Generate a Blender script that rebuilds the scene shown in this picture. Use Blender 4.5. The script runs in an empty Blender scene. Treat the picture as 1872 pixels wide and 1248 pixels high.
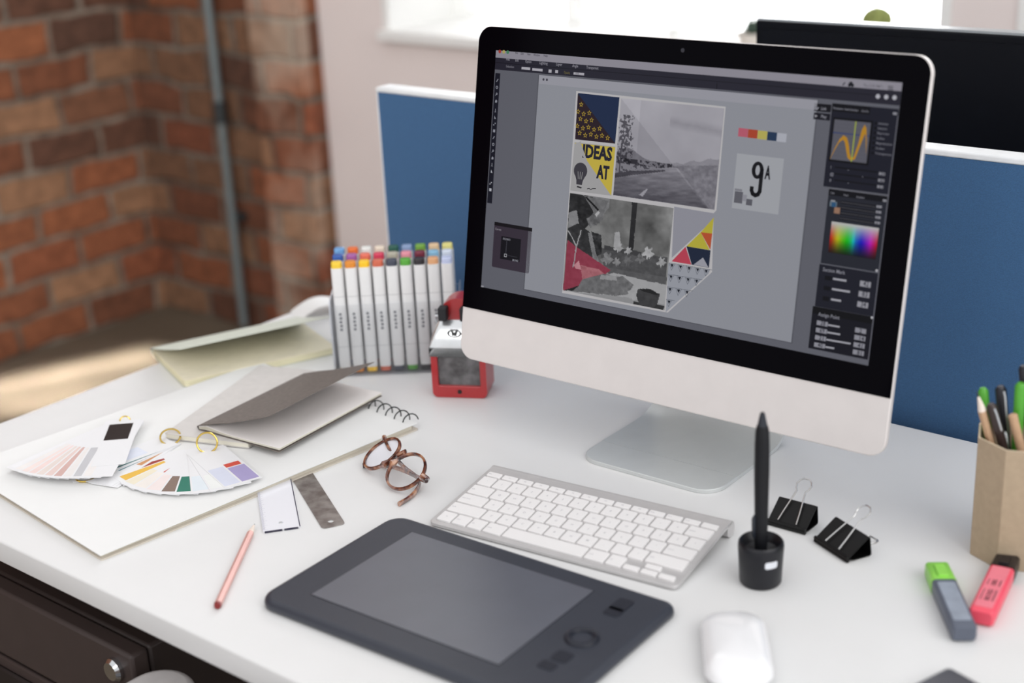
import bpy, math, random
import numpy as np
from mathutils import Vector, Matrix
random.seed(7)
rng = np.random.RandomState(5)
pi = math.pi
S = bpy.context.scene
COL = S.collection

# ------------------------------------------------------------ camera
W, H = 1872, 1248
FPX, PITCH, ROLL, CH = 2656.3, 0.3528, -0.0467, 0.686
T = 0.74                                  # desk top height
cp, sp = math.cos(PITCH), math.sin(PITCH)
FW = Vector((0, cp, -sp)); r0 = Vector((1, 0, 0)); u0 = Vector((0, sp, cp))
c_, s_ = math.cos(ROLL), math.sin(ROLL)
RT = r0 * c_ + u0 * s_; UP = u0 * c_ - r0 * s_
CAM = Vector((0, 0, CH + T))
cd = bpy.data.cameras.new('camera'); co = bpy.data.objects.new('camera', cd); COL.objects.link(co)
cd.sensor_width = 36; cd.lens = FPX / W * 36; cd.clip_start = 0.05; cd.clip_end = 100
co.matrix_world = Matrix(((RT.x, UP.x, -FW.x, CAM.x), (RT.y, UP.y, -FW.y, CAM.y), (RT.z, UP.z, -FW.z, CAM.z), (0, 0, 0, 1)))
cd.dof.use_dof = True; cd.dof.focus_distance = 1.57; cd.dof.aperture_fstop = 2.8
S.camera = co
TH = -0.6953                              # yaw of desk and building
A = Vector((math.cos(TH), math.sin(TH), 0)); B = Vector((-A.y, A.x, 0))
def D(a, b, z=0.0): return A * a + B * b + Vector((0, 0, z + T))     # desk frame -> world

def at(x, y, z=0.0):
    d = FW + RT * ((x - W / 2) / FPX) - UP * ((y - H / 2) / FPX)
    return CAM + d * ((z + T - CAM.z) / d.z)

# ------------------------------------------------------------ light
S.view_settings.view_transform = 'Standard'; S.view_settings.look = 'None'
S.view_settings.gamma = 1; S.view_settings.use_curve_mapping = False
S.view_settings.exposure = -0.08
wd = bpy.data.worlds.new('sky'); S.world = wd; wd.use_nodes = True
nt = wd.node_tree; nt.nodes.clear()
tc = nt.nodes.new('ShaderNodeTexCoord'); dp = nt.nodes.new('ShaderNodeVectorMath'); dp.operation = 'DOT_PRODUCT'
dp.inputs[1].default_value = (0.64, 0.70, 0.30)
mr = nt.nodes.new('ShaderNodeMapRange'); mr.inputs[1].default_value = -0.6; mr.inputs[2].default_value = 0.7
mr.inputs[3].default_value = 1.0; mr.inputs[4].default_value = 1.12
d2 = nt.nodes.new('ShaderNodeVectorMath'); d2.operation = 'DOT_PRODUCT'; d2.inputs[1].default_value = Vector((0.08, 0.97, 0.22)).normalized()
m2 = nt.nodes.new('ShaderNodeMapRange'); m2.interpolation_type = 'SMOOTHSTEP'; m2.inputs[1].default_value = 0.80; m2.inputs[2].default_value = 0.93
m2.inputs[3].default_value = 0.0; m2.inputs[4].default_value = 10.0
ad = nt.nodes.new('ShaderNodeMath'); ad.operation = 'ADD'
bg = nt.nodes.new('ShaderNodeBackground'); bg.inputs[0].default_value = (0.985, 0.99, 1.0, 1)
ow = nt.nodes.new('ShaderNodeOutputWorld')
nt.links.new(tc.outputs['Generated'], dp.inputs[0]); nt.links.new(dp.outputs['Value'], mr.inputs[0])
nt.links.new(tc.outputs['Generated'], d2.inputs[0]); nt.links.new(d2.outputs['Value'], m2.inputs[0])
nt.links.new(mr.outputs[0], ad.inputs[0]); nt.links.new(m2.outputs[0], ad.inputs[1])
nt.links.new(ad.outputs[0], bg.inputs[1]); nt.links.new(bg.outputs[0], ow.inputs[0])
def area(name, loc, target, sx, sy, energy, col=(1, 1, 1), spread=pi):
    l = bpy.data.lights.new(name, 'AREA'); l.shape = 'RECTANGLE'; l.size = sx; l.size_y = sy
    l.energy = energy; l.color = col; l.spread = spread
    o = bpy.data.objects.new(name, l); COL.objects.link(o); o.location = loc
    o.rotation_euler = (Vector(target) - Vector(loc)).to_track_quat('-Z', 'Y').to_euler()
    return o
area('side_window_light', D(1.6, 0.6, 1.5), D(-0.6, 1.2, 0), 2.2, 1.8, 32, (1, 0.99, 0.97))
area('wall_fill_light', D(-1.0, -1.2, 1.5), D(-2.5, 2.7, 0.35), 1.6, 1.2, 5.0, (1, 0.975, 0.96), math.radians(55))  # unseen fill lamp, added to brighten the back wall
area('sun_streak_light', D(-1.2, 1.3, 1.9), at(120, 684, -0.74), 0.55, 0.05, 1.7, (1, 0.97, 0.92), math.radians(3))
area('sun_streak_light', D(-1.2, 1.1, 1.9), at(150, 716, -0.74), 0.45, 0.035, 0.9, (1, 0.97, 0.92), math.radians(3))

# ------------------------------------------------------------ helpers
def lin(c):
    return tuple(((x / 255) / 12.92 if x / 255 <= 0.04045 else ((x / 255 + 0.055) / 1.055) ** 2.4) for x in c[:3])
MATS = {}
def mat(name, col, rough=0.5, metal=0.0, spec=0.5, var=0.04, scale=60, bump=0.0, trans=0.0, coat=0.0, emit=None, alpha=1.0, ior=1.45, sheen=0.0, col2=None, stretch=None):
    if name in MATS: return MATS[name]
    m = bpy.data.materials.new(name); m.use_nodes = True; t = m.node_tree
    b = t.nodes['Principled BSDF']; L = t.links
    c = lin(col)
    b.inputs['Roughness'].default_value = rough; b.inputs['Metallic'].default_value = metal
    b.inputs['Specular IOR Level'].default_value = spec; b.inputs['IOR'].default_value = ior
    b.inputs['Transmission Weight'].default_value = trans; b.inputs['Coat Weight'].default_value = coat
    b.inputs['Alpha'].default_value = alpha
    b.inputs['Sheen Weight'].default_value = sheen
    tcn = t.nodes.new('ShaderNodeTexCoord'); src = tcn.outputs['Object']
    if stretch:
        mp = t.nodes.new('ShaderNodeMapping'); mp.inputs['Scale'].default_value = stretch; L.new(src, mp.inputs[0]); src = mp.outputs[0]
    nz = t.nodes.new('ShaderNodeTexNoise'); nz.inputs['Scale'].default_value = scale; nz.inputs['Detail'].default_value = 4
    L.new(src, nz.inputs['Vector'])
    rp = t.nodes.new('ShaderNodeValToRGB')
    c2 = lin(col2) if col2 else None
    lo = tuple(x * (1 - var) for x in c); hi = tuple(min(1, x * (1 + var)) for x in c)
    if c2: lo, hi = c2, c
    rp.color_ramp.elements[0].position = 0.35; rp.color_ramp.elements[1].position = 0.65
    rp.color_ramp.elements[0].color = (*lo, 1); rp.color_ramp.elements[1].color = (*hi, 1)
    L.new(nz.outputs['Fac'], rp.inputs[0]); L.new(rp.outputs[0], b.inputs['Base Color'])
    if bump:
        bp = t.nodes.new('ShaderNodeBump'); bp.inputs['Strength'].default_value = bump; bp.inputs['Distance'].default_value = 0.001
        L.new(nz.outputs['Fac'], bp.inputs['Height']); L.new(bp.outputs[0], b.inputs['Normal'])
    if emit is not None:
        b.inputs['Emission Color'].default_value = (*lin(emit), 1); b.inputs['Emission Strength'].default_value = 1.0
    MATS[name] = m
    return m
def clear(name, col, mix=0.12, rough=0.03, tint=0.9, ior=1.45):
    """thin clear sheet: mostly see-through with a glossy skin"""
    if name in MATS: return MATS[name]
    m = bpy.data.materials.new(name); m.use_nodes = True; t = m.node_tree; t.nodes.clear(); L = t.links
    o = t.nodes.new('ShaderNodeOutputMaterial'); tr = t.nodes.new('ShaderNodeBsdfTransparent'); tr.inputs[0].default_value = (tint, tint, tint, 1)
    gl = t.nodes.new('ShaderNodeBsdfPrincipled'); gl.inputs['Base Color'].default_value = (*lin(col), 1); gl.inputs['Roughness'].default_value = rough
    fr = t.nodes.new('ShaderNodeFresnel'); fr.inputs[0].default_value = ior
    ad = t.nodes.new('ShaderNodeMath'); ad.operation = 'ADD'; ad.use_clamp = True; ad.inputs[1].default_value = mix
    mx = t.nodes.new('ShaderNodeMixShader')
    L.new(fr.outputs[0], ad.inputs[0]); L.new(ad.outputs[0], mx.inputs[0]); L.new(tr.outputs[0], mx.inputs[1]); L.new(gl.outputs[0], mx.inputs[2]); L.new(mx.outputs[0], o.inputs[0])
    MATS[name] = m
    return m
def glow(name, col, spec=0.12):
    """a lit area of a display"""
    if name in MATS: return MATS[name]
    m = bpy.data.materials.new(name); m.use_nodes = True; b = m.node_tree.nodes['Principled BSDF']
    b.inputs['Base Color'].default_value = (0, 0, 0, 1); b.inputs['Roughness'].default_value = 0.12; b.inputs['Specular IOR Level'].default_value = spec
    b.inputs['Emission Color'].default_value = (*lin(col), 1); b.inputs['Emission Strength'].default_value = 0.93
    MATS[name] = m
    return m
def G(r, g=None, b=None):
    if g is None: g = r; b = r + 4
    return glow('display_%d_%d_%d' % (r, g, b), (r, g, b))
def vcol_glow():
    if 'display_picture' in MATS: return MATS['display_picture']
    m = bpy.data.materials.new('display_picture'); m.use_nodes = True; t = m.node_tree; b = t.nodes['Principled BSDF']
    b.inputs['Base Color'].default_value = (0, 0, 0, 1); b.inputs['Roughness'].default_value = 0.12; b.inputs['Specular IOR Level'].default_value = 0.12
    a = t.nodes.new('ShaderNodeVertexColor'); a.layer_name = 'Col'; t.links.new(a.outputs[0], b.inputs['Emission Color']); b.inputs['Emission Strength'].default_value = 0.93
    MATS['display_picture'] = m
    return m

class MB:
    def __init__(s): s.v = []; s.f = []; s.m = []
    def add(s, vs, fs, mi=0, M=None):
        n = len(s.v)
        s.v += [tuple(M @ Vector(v)) if M is not None else tuple(v) for v in vs]
        s.f += [tuple(i + n for i in f) for f in fs]; s.m += [mi] * len(fs)
        return s
    def box(s, c, d, mi=0, M=None):
        x, y, z = c; a, b, e = d[0] / 2, d[1] / 2, d[2] / 2
        vs = [(x + i * a, y + j * b, z + k * e) for k in (-1, 1) for j in (-1, 1) for i in (-1, 1)]
        return s.add(vs, [(0, 2, 3, 1), (4, 5, 7, 6), (0, 1, 5, 4), (2, 6, 7, 3), (0, 4, 6, 2), (1, 3, 7, 5)], mi, M)
    def loft(s, rings, mi=0, M=None, cap0=True, cap1=True, closed=True, mcap=None):
        n = len(rings[0]); vs = [p for r in rings for p in r]; fs = []
        for k in range(len(rings) - 1):
            for i in range(n if closed else n - 1):
                j = (i + 1) % n
                fs.append((k * n + i, k * n + j, (k + 1) * n + j, (k + 1) * n + i))
        s.add(vs, fs, mi, M)
        if cap0: s.add(rings[0], [tuple(range(n))[::-1]], mi, M)
        if cap1: s.add(rings[-1], [tuple(range(n))], mi if mcap is None else mcap, M)
        return s
    def prism(s, poly, z0, z1, mi=0, M=None, r=0.0, mtop=None, rb=0.0):
        """vertical prism over a polygon; r rounds the top edge, rb the bottom"""
        def inset(d): return offset(poly, d)
        rings = []
        if rb:
            for k in range(4):
                a = pi / 2 * k / 3; rings.append([(x, y, z0 + rb * (1 - math.sin(a))) for x, y in inset(rb * (1 - math.cos(a)))][:])
            rings = [[(x, y, z0 + rb * (1 - math.sin(pi / 2 * k / 3))) for x, y in inset(rb * (1 - math.sin(pi / 2 - pi / 2 * k / 3)))] for k in (3, 2, 1, 0)]
            rings = [[(x, y, z0 + rb * (1 - math.cos(q))) for x, y in inset(rb * (1 - math.sin(q)))] for q in (0.0, pi / 6, pi / 3, pi / 2)]
        else: rings.append([(x, y, z0) for x, y in poly])
        if r:
            for q in (0, pi / 8, pi / 4, 3 * pi / 8, pi / 2):
                rings.append([(x, y, z1 - r * (1 - math.sin(q))) for x, y in inset(r * (1 - math.cos(q)))])
        else: rings.append([(x, y, z1) for x, y in poly])
        return s.loft(rings, mi, M, mcap=mtop)
    def tube(s, pts, r, seg=8, mi=0, M=None, cap=True, flat=None):
        pts = [Vector(p) for p in pts]; n = len(pts); rs = r if isinstance(r, (list, tuple)) else [r] * n
        rings = []; up = None
        for i in range(n):
            t = (pts[min(i + 1, n - 1)] - pts[max(i - 1, 0)]).normalized()
            if up is None:
                up = Vector((0, 0, 1)) if abs(t.z) < 0.9 else Vector((1, 0, 0))
            x = up - t * up.dot(t); x.normalize(); y = t.cross(x); up = x
            k1, k2 = (1, 1) if not flat else flat
            rings.append([tuple(pts[i] + (x * math.cos(q) * k1 + y * math.sin(q) * k2) * rs[i]) for q in [2 * pi * j / seg for j in range(seg)]])
        return s.loft([q[::-1] for q in rings], mi, M, cap, cap)
    def ring(s, c, R, r, n1=32, n2=8, mi=0, M=None, arc=2 * pi, ax=None):
        ax = ax or (Vector((1, 0, 0)), Vector((0, 1, 0)))
        X, Y = ax; Z = X.cross(Y); c = Vector(c); rings = []
        for i in range(n1 + 1):
            q = arc * i / n1; d = X * math.cos(q) + Y * math.sin(q)
            rings.append([tuple(c + d * (R + r * math.cos(w)) + Z * r * math.sin(w)) for w in [2 * pi * j / n2 for j in range(n2)]])
        return s.loft(rings, mi, M, arc < 6.2, arc < 6.2)
    def lathe(s, prof, seg=32, mi=0, M=None, c=(0, 0), cap=True):
        rings = [[(c[0] + r * math.cos(q), c[1] + r * math.sin(q), z) for q in [2 * pi * j / seg for j in range(seg)]] for r, z in prof]
        return s.loft(rings, mi, M, cap, cap)
    def quad(s, pts, mi=0, M=None): return s.add(pts, [tuple(range(len(pts)))], mi, M)
    def slab(s, c4, th, mi=0, M=None, n=(0, 0, 1)):
        """thin solid from a polygon of 3D points, thickness along n"""
        n = Vector(n) * th; lo = [tuple(Vector(p)) for p in c4]; hi = [tuple(Vector(p) + n) for p in c4]
        return s.loft([lo, hi], mi, M)
    def build(s, name, mats, parent=None, smooth=35, bevel=0.0, seg=2):
        me = bpy.data.meshes.new(name); me.from_pydata(s.v, [], s.f)
        if not isinstance(mats, (list, tuple)): mats = [mats]
        for m in mats: me.materials.append(m)
        me.polygons.foreach_set('material_index', s.m); me.update()
        o = bpy.data.objects.new(name, me); COL.objects.link(o)
        if smooth:
            me.shade_smooth(); me.set_sharp_from_angle(angle=math.radians(smooth))
        if parent is not None: o.parent = parent
        if bevel:
            b = o.modifiers.new('bevel', 'BEVEL'); b.width = bevel; b.segments = seg; b.limit_method = 'ANGLE'; b.angle_limit = math.radians(40)
            b.harden_normals = False
        return o
def offset(poly, d):
    if abs(d) < 1e-9: return list(poly)
    n = len(poly); out = []
    ar = sum(poly[i][0] * poly[(i + 1) % n][1] - poly[(i + 1) % n][0] * poly[i][1] for i in range(n))
    sg = 1 if ar > 0 else -1
    for i in range(n):
        p0, p1, p2 = [Vector(poly[(i + k) % n]) for k in (-1, 0, 1)]
        e1 = (p1 - p0); e2 = (p2 - p1)
        if e1.length < 1e-9 or e2.length < 1e-9: out.append(tuple(p1)); continue
        e1.normalize(); e2.normalize()
        n1 = Vector((-e1.y, e1.x)) * sg; n2 = Vector((-e2.y, e2.x)) * sg
        m = (n1 + n2); k = 1 + n1.dot(n2)
        out.append(tuple(p1 + m * (d / max(k, 0.3))))
    return out
def rrect(x0, y0, x1, y1, r, n=6):
    rr = r if isinstance(r, (list, tuple)) else [r] * 4
    pts = []
    for (cx, cy, a0), q in zip(((x0, y0, pi), (x1, y0, 1.5 * pi), (x1, y1, 0), (x0, y1, pi / 2)), rr):
        sx = 1 if cx == x0 else -1; sy = 1 if cy == y0 else -1
        if q <= 0: pts.append((cx, cy)); continue
        for i in range(n + 1):
            w = a0 + pi / 2 * i / n; pts.append((cx + sx * q + q * math.cos(w), cy + sy * q + q * math.sin(w)))
    return pts
def thing(name, label, cat, loc=(0, 0, 0), rz=0.0, group=None):
    o = bpy.data.objects.new(name, None); COL.objects.link(o); o.empty_display_size = 0.05
    o.location = loc; o.rotation_euler = (0, 0, rz); o['label'] = label; o['category'] = cat
    if group: o['group'] = group
    return o
def tag(o, label, cat, group=None):
    o['label'] = label; o['category'] = cat
    if group: o['group'] = group
    return o
def struct(o): o['kind'] = 'structure'; return o
def inv(root):
    return (Matrix.Translation(root.location) @ root.rotation_euler.to_matrix().to_4x4()).inverted()
def onp(x, y, P0, n):
    d = FW + RT * ((x - W / 2) / FPX) - UP * ((y - H / 2) / FPX)
    return CAM + d * ((P0 - CAM).dot(n) / d.dot(n))
def topx(P):
    d = P - CAM; z = d.dot(FW); return (W / 2 + FPX * d.dot(RT) / z, H / 2 - FPX * d.dot(UP) / z)
_tc = {}
def text(s, size, bold=0.012):
    """outline of built-in lettering: verts, faces, width"""
    if (s, bold) in _tc: vs, fs = _tc[(s, bold)]
    else:
        cu = bpy.data.curves.new('lettering', 'FONT'); cu.body = s; cu.size = 1; cu.resolution_u = 2; cu.offset = bold
        o = bpy.data.objects.new('lettering', cu); COL.objects.link(o)
        me = bpy.data.meshes.new_from_object(o.evaluated_get(bpy.context.evaluated_depsgraph_get()))
        vs = [tuple(v.co) for v in me.vertices]; fs = [tuple(p.vertices) for p in me.polygons]
        bpy.data.objects.remove(o); bpy.data.curves.remove(cu); bpy.data.meshes.remove(me); _tc[(s, bold)] = (vs, fs)
    w = max([v[0] for v in vs] + [0]) * size
    return [(v[0] * size, v[1] * size, 0) for v in vs], fs, w
def put_text(mb, s, size, M, mi=0, width=None, sx=1.0, bold=0.012):
    vs, fs, w = text(s, size, bold)
    k = (width / w) if width and w > 0 else sx
    mb.add([(x * k, y, z) for x, y, z in vs], fs, mi, M)
TR = Matrix.Translation
def RZ(a): return Matrix.Rotation(a, 4, 'Z')
def RX(a): return Matrix.Rotation(a, 4, 'X')
def RY(a): return Matrix.Rotation(a, 4, 'Y')

# ============================================================ SETTING
FL = -T
def desk_obj(o): o.rotation_euler = (0, 0, TH); o.location = (0, 0, T); return o
# ---- brick
def brick_mat(name='old_red_brick', gain=1.0, wash=0.0):
    m = bpy.data.materials.new(name); m.use_nodes = True; t = m.node_tree; L = t.links; b = t.nodes['Principled BSDF']
    tcn = t.nodes.new('ShaderNodeTexCoord'); sx = t.nodes.new('ShaderNodeSeparateXYZ'); L.new(tcn.outputs['Object'], sx.inputs[0])
    ad = t.nodes.new('ShaderNodeMath'); ad.operation = 'ADD'; L.new(sx.outputs[0], ad.inputs[0]); L.new(sx.outputs[1], ad.inputs[1])
    cb = t.nodes.new('ShaderNodeCombineXYZ'); L.new(ad.outputs[0], cb.inputs[0]); L.new(sx.outputs[2], cb.inputs[1])
    n0 = t.nodes.new('ShaderNodeTexNoise'); n0.inputs['Scale'].default_value = 6; n0.inputs['Detail'].default_value = 3; L.new(cb.outputs[0], n0.inputs['Vector'])
    vm = t.nodes.new('ShaderNodeVectorMath'); vm.operation = 'MULTIPLY_ADD'; vm.inputs[1].default_value = (0.045, 0.045, 0); L.new(n0.outputs['Color'], vm.inputs[0]); L.new(cb.outputs[0], vm.inputs[2])
    br = t.nodes.new('ShaderNodeTexBrick'); L.new(vm.outputs[0], br.inputs['Vector'])
    br.inputs['Scale'].default_value = 1; br.inputs['Brick Width'].default_value = 0.245; br.inputs['Row Height'].default_value = 0.103; br.inputs['Mortar Size'].default_value = 0.0105
    br.inputs['Mortar Smooth'].default_value = 0.5; br.inputs['Bias'].default_value = 0.0
    br.inputs['Color1'].default_value = (0, 0, 0, 1); br.inputs['Color2'].default_value = (1, 1, 1, 1); br.inputs['Mortar'].default_value = (0.5, 0.5, 0.5, 1)
    rp = t.nodes.new('ShaderNodeValToRGB'); e = rp.color_ramp.elements
    e[0].position = 0.0; e[0].color = (*lin((104, 74, 60)), 1); e[1].position = 1; e[1].color = (*lin((176, 132, 100)), 1)
    for p, c in ((0.25, (140, 86, 60)), (0.45, (168, 104, 70)), (0.65, (152, 88, 62)), (0.8, (136, 98, 74))):
        q = e.new(p); q.color = (*lin(c), 1)
    L.new(br.outputs['Color'], rp.inputs[0])
    n1 = t.nodes.new('ShaderNodeTexNoise'); n1.inputs['Scale'].default_value = 26; n1.inputs['Detail'].default_value = 6; L.new(cb.outputs[0], n1.inputs['Vector'])
    n2 = t.nodes.new('ShaderNodeTexNoise'); n2.inputs['Scale'].default_value = 3.2; n2.inputs['Detail'].default_value = 3; L.new(cb.outputs[0], n2.inputs['Vector'])
    mx = t.nodes.new('ShaderNodeMix'); mx.data_type = 'RGBA'; L.new(br.outputs['Fac'], mx.inputs[0]); L.new(rp.outputs[0], mx.inputs[6])
    mc = t.nodes.new('ShaderNodeValToRGB'); mc.color_ramp.elements[0].color = (*lin((108, 88, 74)), 1); mc.color_ramp.elements[1].color = (*lin((168, 156, 142)), 1)
    mc.color_ramp.elements[0].position = 0.35; mc.color_ramp.elements[1].position = 0.65
    L.new(n2.outputs['Fac'], mc.inputs[0]); L.new(mc.outputs[0], mx.inputs[7])
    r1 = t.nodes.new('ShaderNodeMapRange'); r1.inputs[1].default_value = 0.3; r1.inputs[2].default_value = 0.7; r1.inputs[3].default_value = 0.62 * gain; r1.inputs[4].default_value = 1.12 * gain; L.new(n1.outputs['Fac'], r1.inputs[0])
    m2 = t.nodes.new('ShaderNodeMix'); m2.data_type = 'RGBA'; m2.blend_type = 'MULTIPLY'; m2.inputs[0].default_value = 1; L.new(mx.outputs[2], m2.inputs[6]); L.new(r1.outputs[0], m2.inputs[7])
    m3 = t.nodes.new('ShaderNodeMix'); m3.data_type = 'RGBA'; m3.inputs[7].default_value = (*lin((206, 190, 172)), 1)
    r3 = t.nodes.new('ShaderNodeMapRange'); r3.inputs[1].default_value = 0.42; r3.inputs[2].default_value = 0.62; r3.inputs[3].default_value = 0; r3.inputs[4].default_value = wash
    L.new(n2.outputs['Fac'], r3.inputs[0]); L.new(r3.outputs[0], m3.inputs[0]); L.new(m2.outputs[2], m3.inputs[6]); L.new(m3.outputs[2], b.inputs['Base Color']); b.inputs['Roughness'].default_value = 0.9
    iv = t.nodes.new('ShaderNodeMath'); iv.operation = 'SUBTRACT'; iv.inputs[0].default_value = 1; L.new(br.outputs['Fac'], iv.inputs[1])
    bp = t.nodes.new('ShaderNodeBump'); bp.inputs['Strength'].default_value = 0.8; bp.inputs['Distance'].default_value = 0.012; L.new(iv.outputs[0], bp.inputs['Height']); L.new(bp.outputs[0], b.inputs['Normal'])
    return m
BRICK = brick_mat('old_red_brick', 1.05); BRICK_SHADE = brick_mat('shaded_old_brick', 0.68); BRICKP = brick_mat('pale_old_brick', 1.0, 0.5)  # second copy for the rear wall: corner shade is put into its colour
PLAST = mat('painted_plaster', (235, 224, 221), 0.85, var=0.02, scale=3)
PLAST2 = mat('white_reveal_paint', (240, 240, 238), 0.7, var=0.01)
PLAST2.node_tree.nodes['Principled BSDF'].inputs['Roughness'].default_value = 0.5
FLOORM = mat('worn_concrete', (128, 116, 100), 0.55, var=0.2, scale=2.2, col2=(104, 94, 80))
WALL_B, REAR_B, LEFT_A = 2.69, 2.65, -3.62
o = struct(desk_obj(MB().box((-1.2, 0.6, FL - 0.05), (7.4, 6.4, 0.1)).build('floor', FLOORM, smooth=0)))
o = struct(desk_obj(MB().box((LEFT_A - 0.15, 0.3, 0.85), (0.3, 5.1, 3.2)).build('wall_left', BRICK, smooth=0)))
pa0 = -3.09; pa1 = -2.90                       # pilaster along the wall
def a_at(px, py, b):
    P = onp(px, py, B * b, B); return P.dot(A)
pb = 2.615
pa0, pa1 = a_at(478, 280, pb), a_at(566, 280, pb)
o = struct(desk_obj(MB().box(((LEFT_A - 0.3 + pa1) / 2, REAR_B + 0.15, 0.85), (pa1 - LEFT_A + 0.3, 0.3, 3.2)).build('wall_rear', BRICK_SHADE, smooth=0)))
o = struct(desk_obj(MB().box(((pa0 + pa1) / 2, (pb + REAR_B) / 2, 0.85), (pa1 - pa0, REAR_B - pb, 3.2)).build('wall_pilaster', BRICKP, smooth=0)))
# ---- plaster wall with two openings
P0 = onp(704, 70.5, B * WALL_B, B); SILL = P0.z - T; wa0 = P0.dot(A)
wa1 = a_at(1740, 20, WALL_B); wb0 = a_at(1862, 20, WALL_B)
TOPZ = 2.45; WR = 2.6; wz1 = SILL + 1.95; THK = 0.34
w = MB(); yc = WALL_B + THK / 2
def seg(a0, a1, z0, z1): w.box(((a0 + a1) / 2, yc, (z0 + z1) / 2), (a1 - a0, THK, z1 - z0))
seg(pa1, WR, FL, SILL); seg(pa1, wa0, SILL, TOPZ); seg(wa1, wb0, SILL, wz1); seg(wa0, WR, wz1, TOPZ); seg(wb0 + 1.5, WR, SILL, wz1)
struct(desk_obj(w.build('wall_back', PLAST, smooth=0)))
for k, (a0, a1) in enumerate(((wa0, wa1), (wb0, wb0 + 1.5))):
    m = MB(); y = WALL_B + 0.27; f = 0.028
    m.box(((a0 + a1) / 2, y, SILL + f / 2 + 0.002), (a1 - a0, 0.06, f)); m.box(((a0 + a1) / 2, y, wz1 - f / 2), (a1 - a0, 0.06, f))
    for a_ in (a0 + 0.035, a0 + (a1 - a0) * 0.27, a1 - 0.035): m.box((a_, y, (SILL + wz1) / 2), (0.07 if a_ < a0 + .1 or a_ > a1 - .1 else 0.022, 0.055, wz1 - SILL))
    m.box(((a0 + a1) / 2, WALL_B + 0.12, SILL + 0.012), (a1 - a0 - 0.002, 0.30, 0.024), 0)
    m.box((a0 + 0.012, WALL_B + 0.12, (SILL + wz1) / 2), (0.022, 0.25, wz1 - SILL - 0.01), 0)
    m.box((a1 - 0.012, WALL_B + 0.12, (SILL + wz1) / 2), (0.022, 0.25, wz1 - SILL - 0.01), 0)
    m.box(((a0 + a1) / 2, y, (SILL + wz1) / 2), (a1 - a0 - 0.1, 0.004, wz1 - SILL - 0.12), 1)
    struct(desk_obj(m.build('window_%d' % (k + 1), [PLAST2, clear('window_glass', (255, 255, 255), 0.0, tint=0.97)], smooth=0)))
m = MB().box(((pa1 + WR) / 2, WALL_B - 0.008, FL + 0.05), (WR - pa1 - 0.02, 0.016, 0.1))
struct(desk_obj(m.build('baseboard_back', PLAST2, smooth=0)))
# ---- conduit pipe
PB = REAR_B - 0.035
pz = a_at(412, 290, PB)
t = thing('conduit_pipe', 'grey metal conduit pipe running up the brick wall beside the pilaster', 'pipe', D(pz, PB, FL), TH)
m = MB().tube([(0, 0, 0.02), (0, 0, 2.9)], 0.0125, 12); m.build('pipe', mat('galvanised_steel', (130, 140, 142), 0.5, 0.4), t)
zz = (onp(405, 205, B * PB, B)).z
m = MB().tube([(0, 0, zz - 0.03), (0, 0, zz + 0.03)], 0.019, 12); m.build('coupling', mat('dark_steel', (70, 74, 76), 0.5, 0.6), t)
for z_ in (0.35, 2.3): MB().box((0, 0.02, z_), (0.06, 0.03, 0.02)).build('clamp', mat('dark_steel', (70, 74, 76)), t, bevel=0.002)

# ============================================================ DESK
LA, FB_, BB = -1.5503, 0.6858, 1.455
desk = thing('white_desk', 'large white laminate desk top that carries the computer and stationery', 'desk', D(-0.6, 1.07, FL), TH)
WHITE = mat('white_laminate', (230, 230, 230), 0.36, var=0.006, scale=20, spec=0.45)
ox, oy = -0.6, 1.07
m = MB().prism(rrect(LA - ox, FB_ - oy, 0.62 - ox, BB - oy, 0.012, 4), T - 0.026, T, r=0.0025, rb=0.002)
m.build('desktop', WHITE, desk)
LEGM = mat('white_steel', (225, 225, 225), 0.4)
for a_, b_ in ((LA + 0.06, FB_ + 0.62), (0.55, FB_ + 0.07), (0.55, BB - 0.06)):
    MB().box((a_ - ox, b_ - oy, (T - 0.026) / 2), (0.05, 0.05, T - 0.0262)).build('leg', LEGM, desk, bevel=0.003)
MB().box((-0.45 - ox, BB - 0.05 - oy, T - 0.066), (2.0, 0.03, 0.078)).build('rear_rail', LEGM, desk)
DBLK = mat('black_brown_panel', (34, 26, 25), 0.55)
# pedestal
pc = at(237, 1201, -0.1)
pb_, pa_ = pc.dot(B), pc.dot(A)
ped = thing('drawer_pedestal', 'dark brown drawer pedestal with a chrome lock under the desk front', 'drawer pedestal', D(pa_ - 0.21, pb_ + 0.27, FL), TH)
hz = T - 0.1
MB().box((0, 0.012, hz / 2 + 0.02), (0.418, 0.516, hz - 0.04)).build('body', mat('dark_brown_board', (50, 40, 38), 0.5, scale=40), ped, bevel=0.004)
PF = mat('dark_brown_front', (66, 55, 53), 0.5, scale=40)
MB().box((0, -0.258, hz - 0.045), (0.42, 0.022, 0.09)).build('top_front', PF, ped, bevel=0.004)
for k, (z0, z1) in enumerate(((hz - 0.27, hz - 0.098), (hz - 0.60, hz - 0.277))):
    d_ = MB().box((0, -0.256, (z0 + z1) / 2), (0.412, 0.018, z1 - z0)).build('drawer', PF, ped, bevel=0.003)
    q = MB().box((-0.02, -0.267, z1 - 0.035), (0.30, 0.006, 0.045)).build('pull_recess', DBLK, d_, bevel=0.006)
MB().lathe([(0.0, -0.004), (0.010, -0.004), (0.0105, 0.0), (0.0105, 0.003), (0.008, 0.006), (0.0, 0.006)], 24, M=TR((0.182, -0.270, hz - 0.024)) @ Matrix.Scale(1.25, 4) @ RX(pi / 2)).build('lock', mat('chrome', (210, 212, 214), 0.15, 1.0), ped)
MB().lathe([(0.001, 0), (0.11, 0.0), (0.12, 0.004), (0.10, 0.0015), (0.001, 0.0005)], 32, M=TR((-0.06, -0.17, hz + 0.0005)) @ Matrix.Diagonal((1, 0.36, 1, 1))).build('top_scoop', DBLK, ped)
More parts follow.
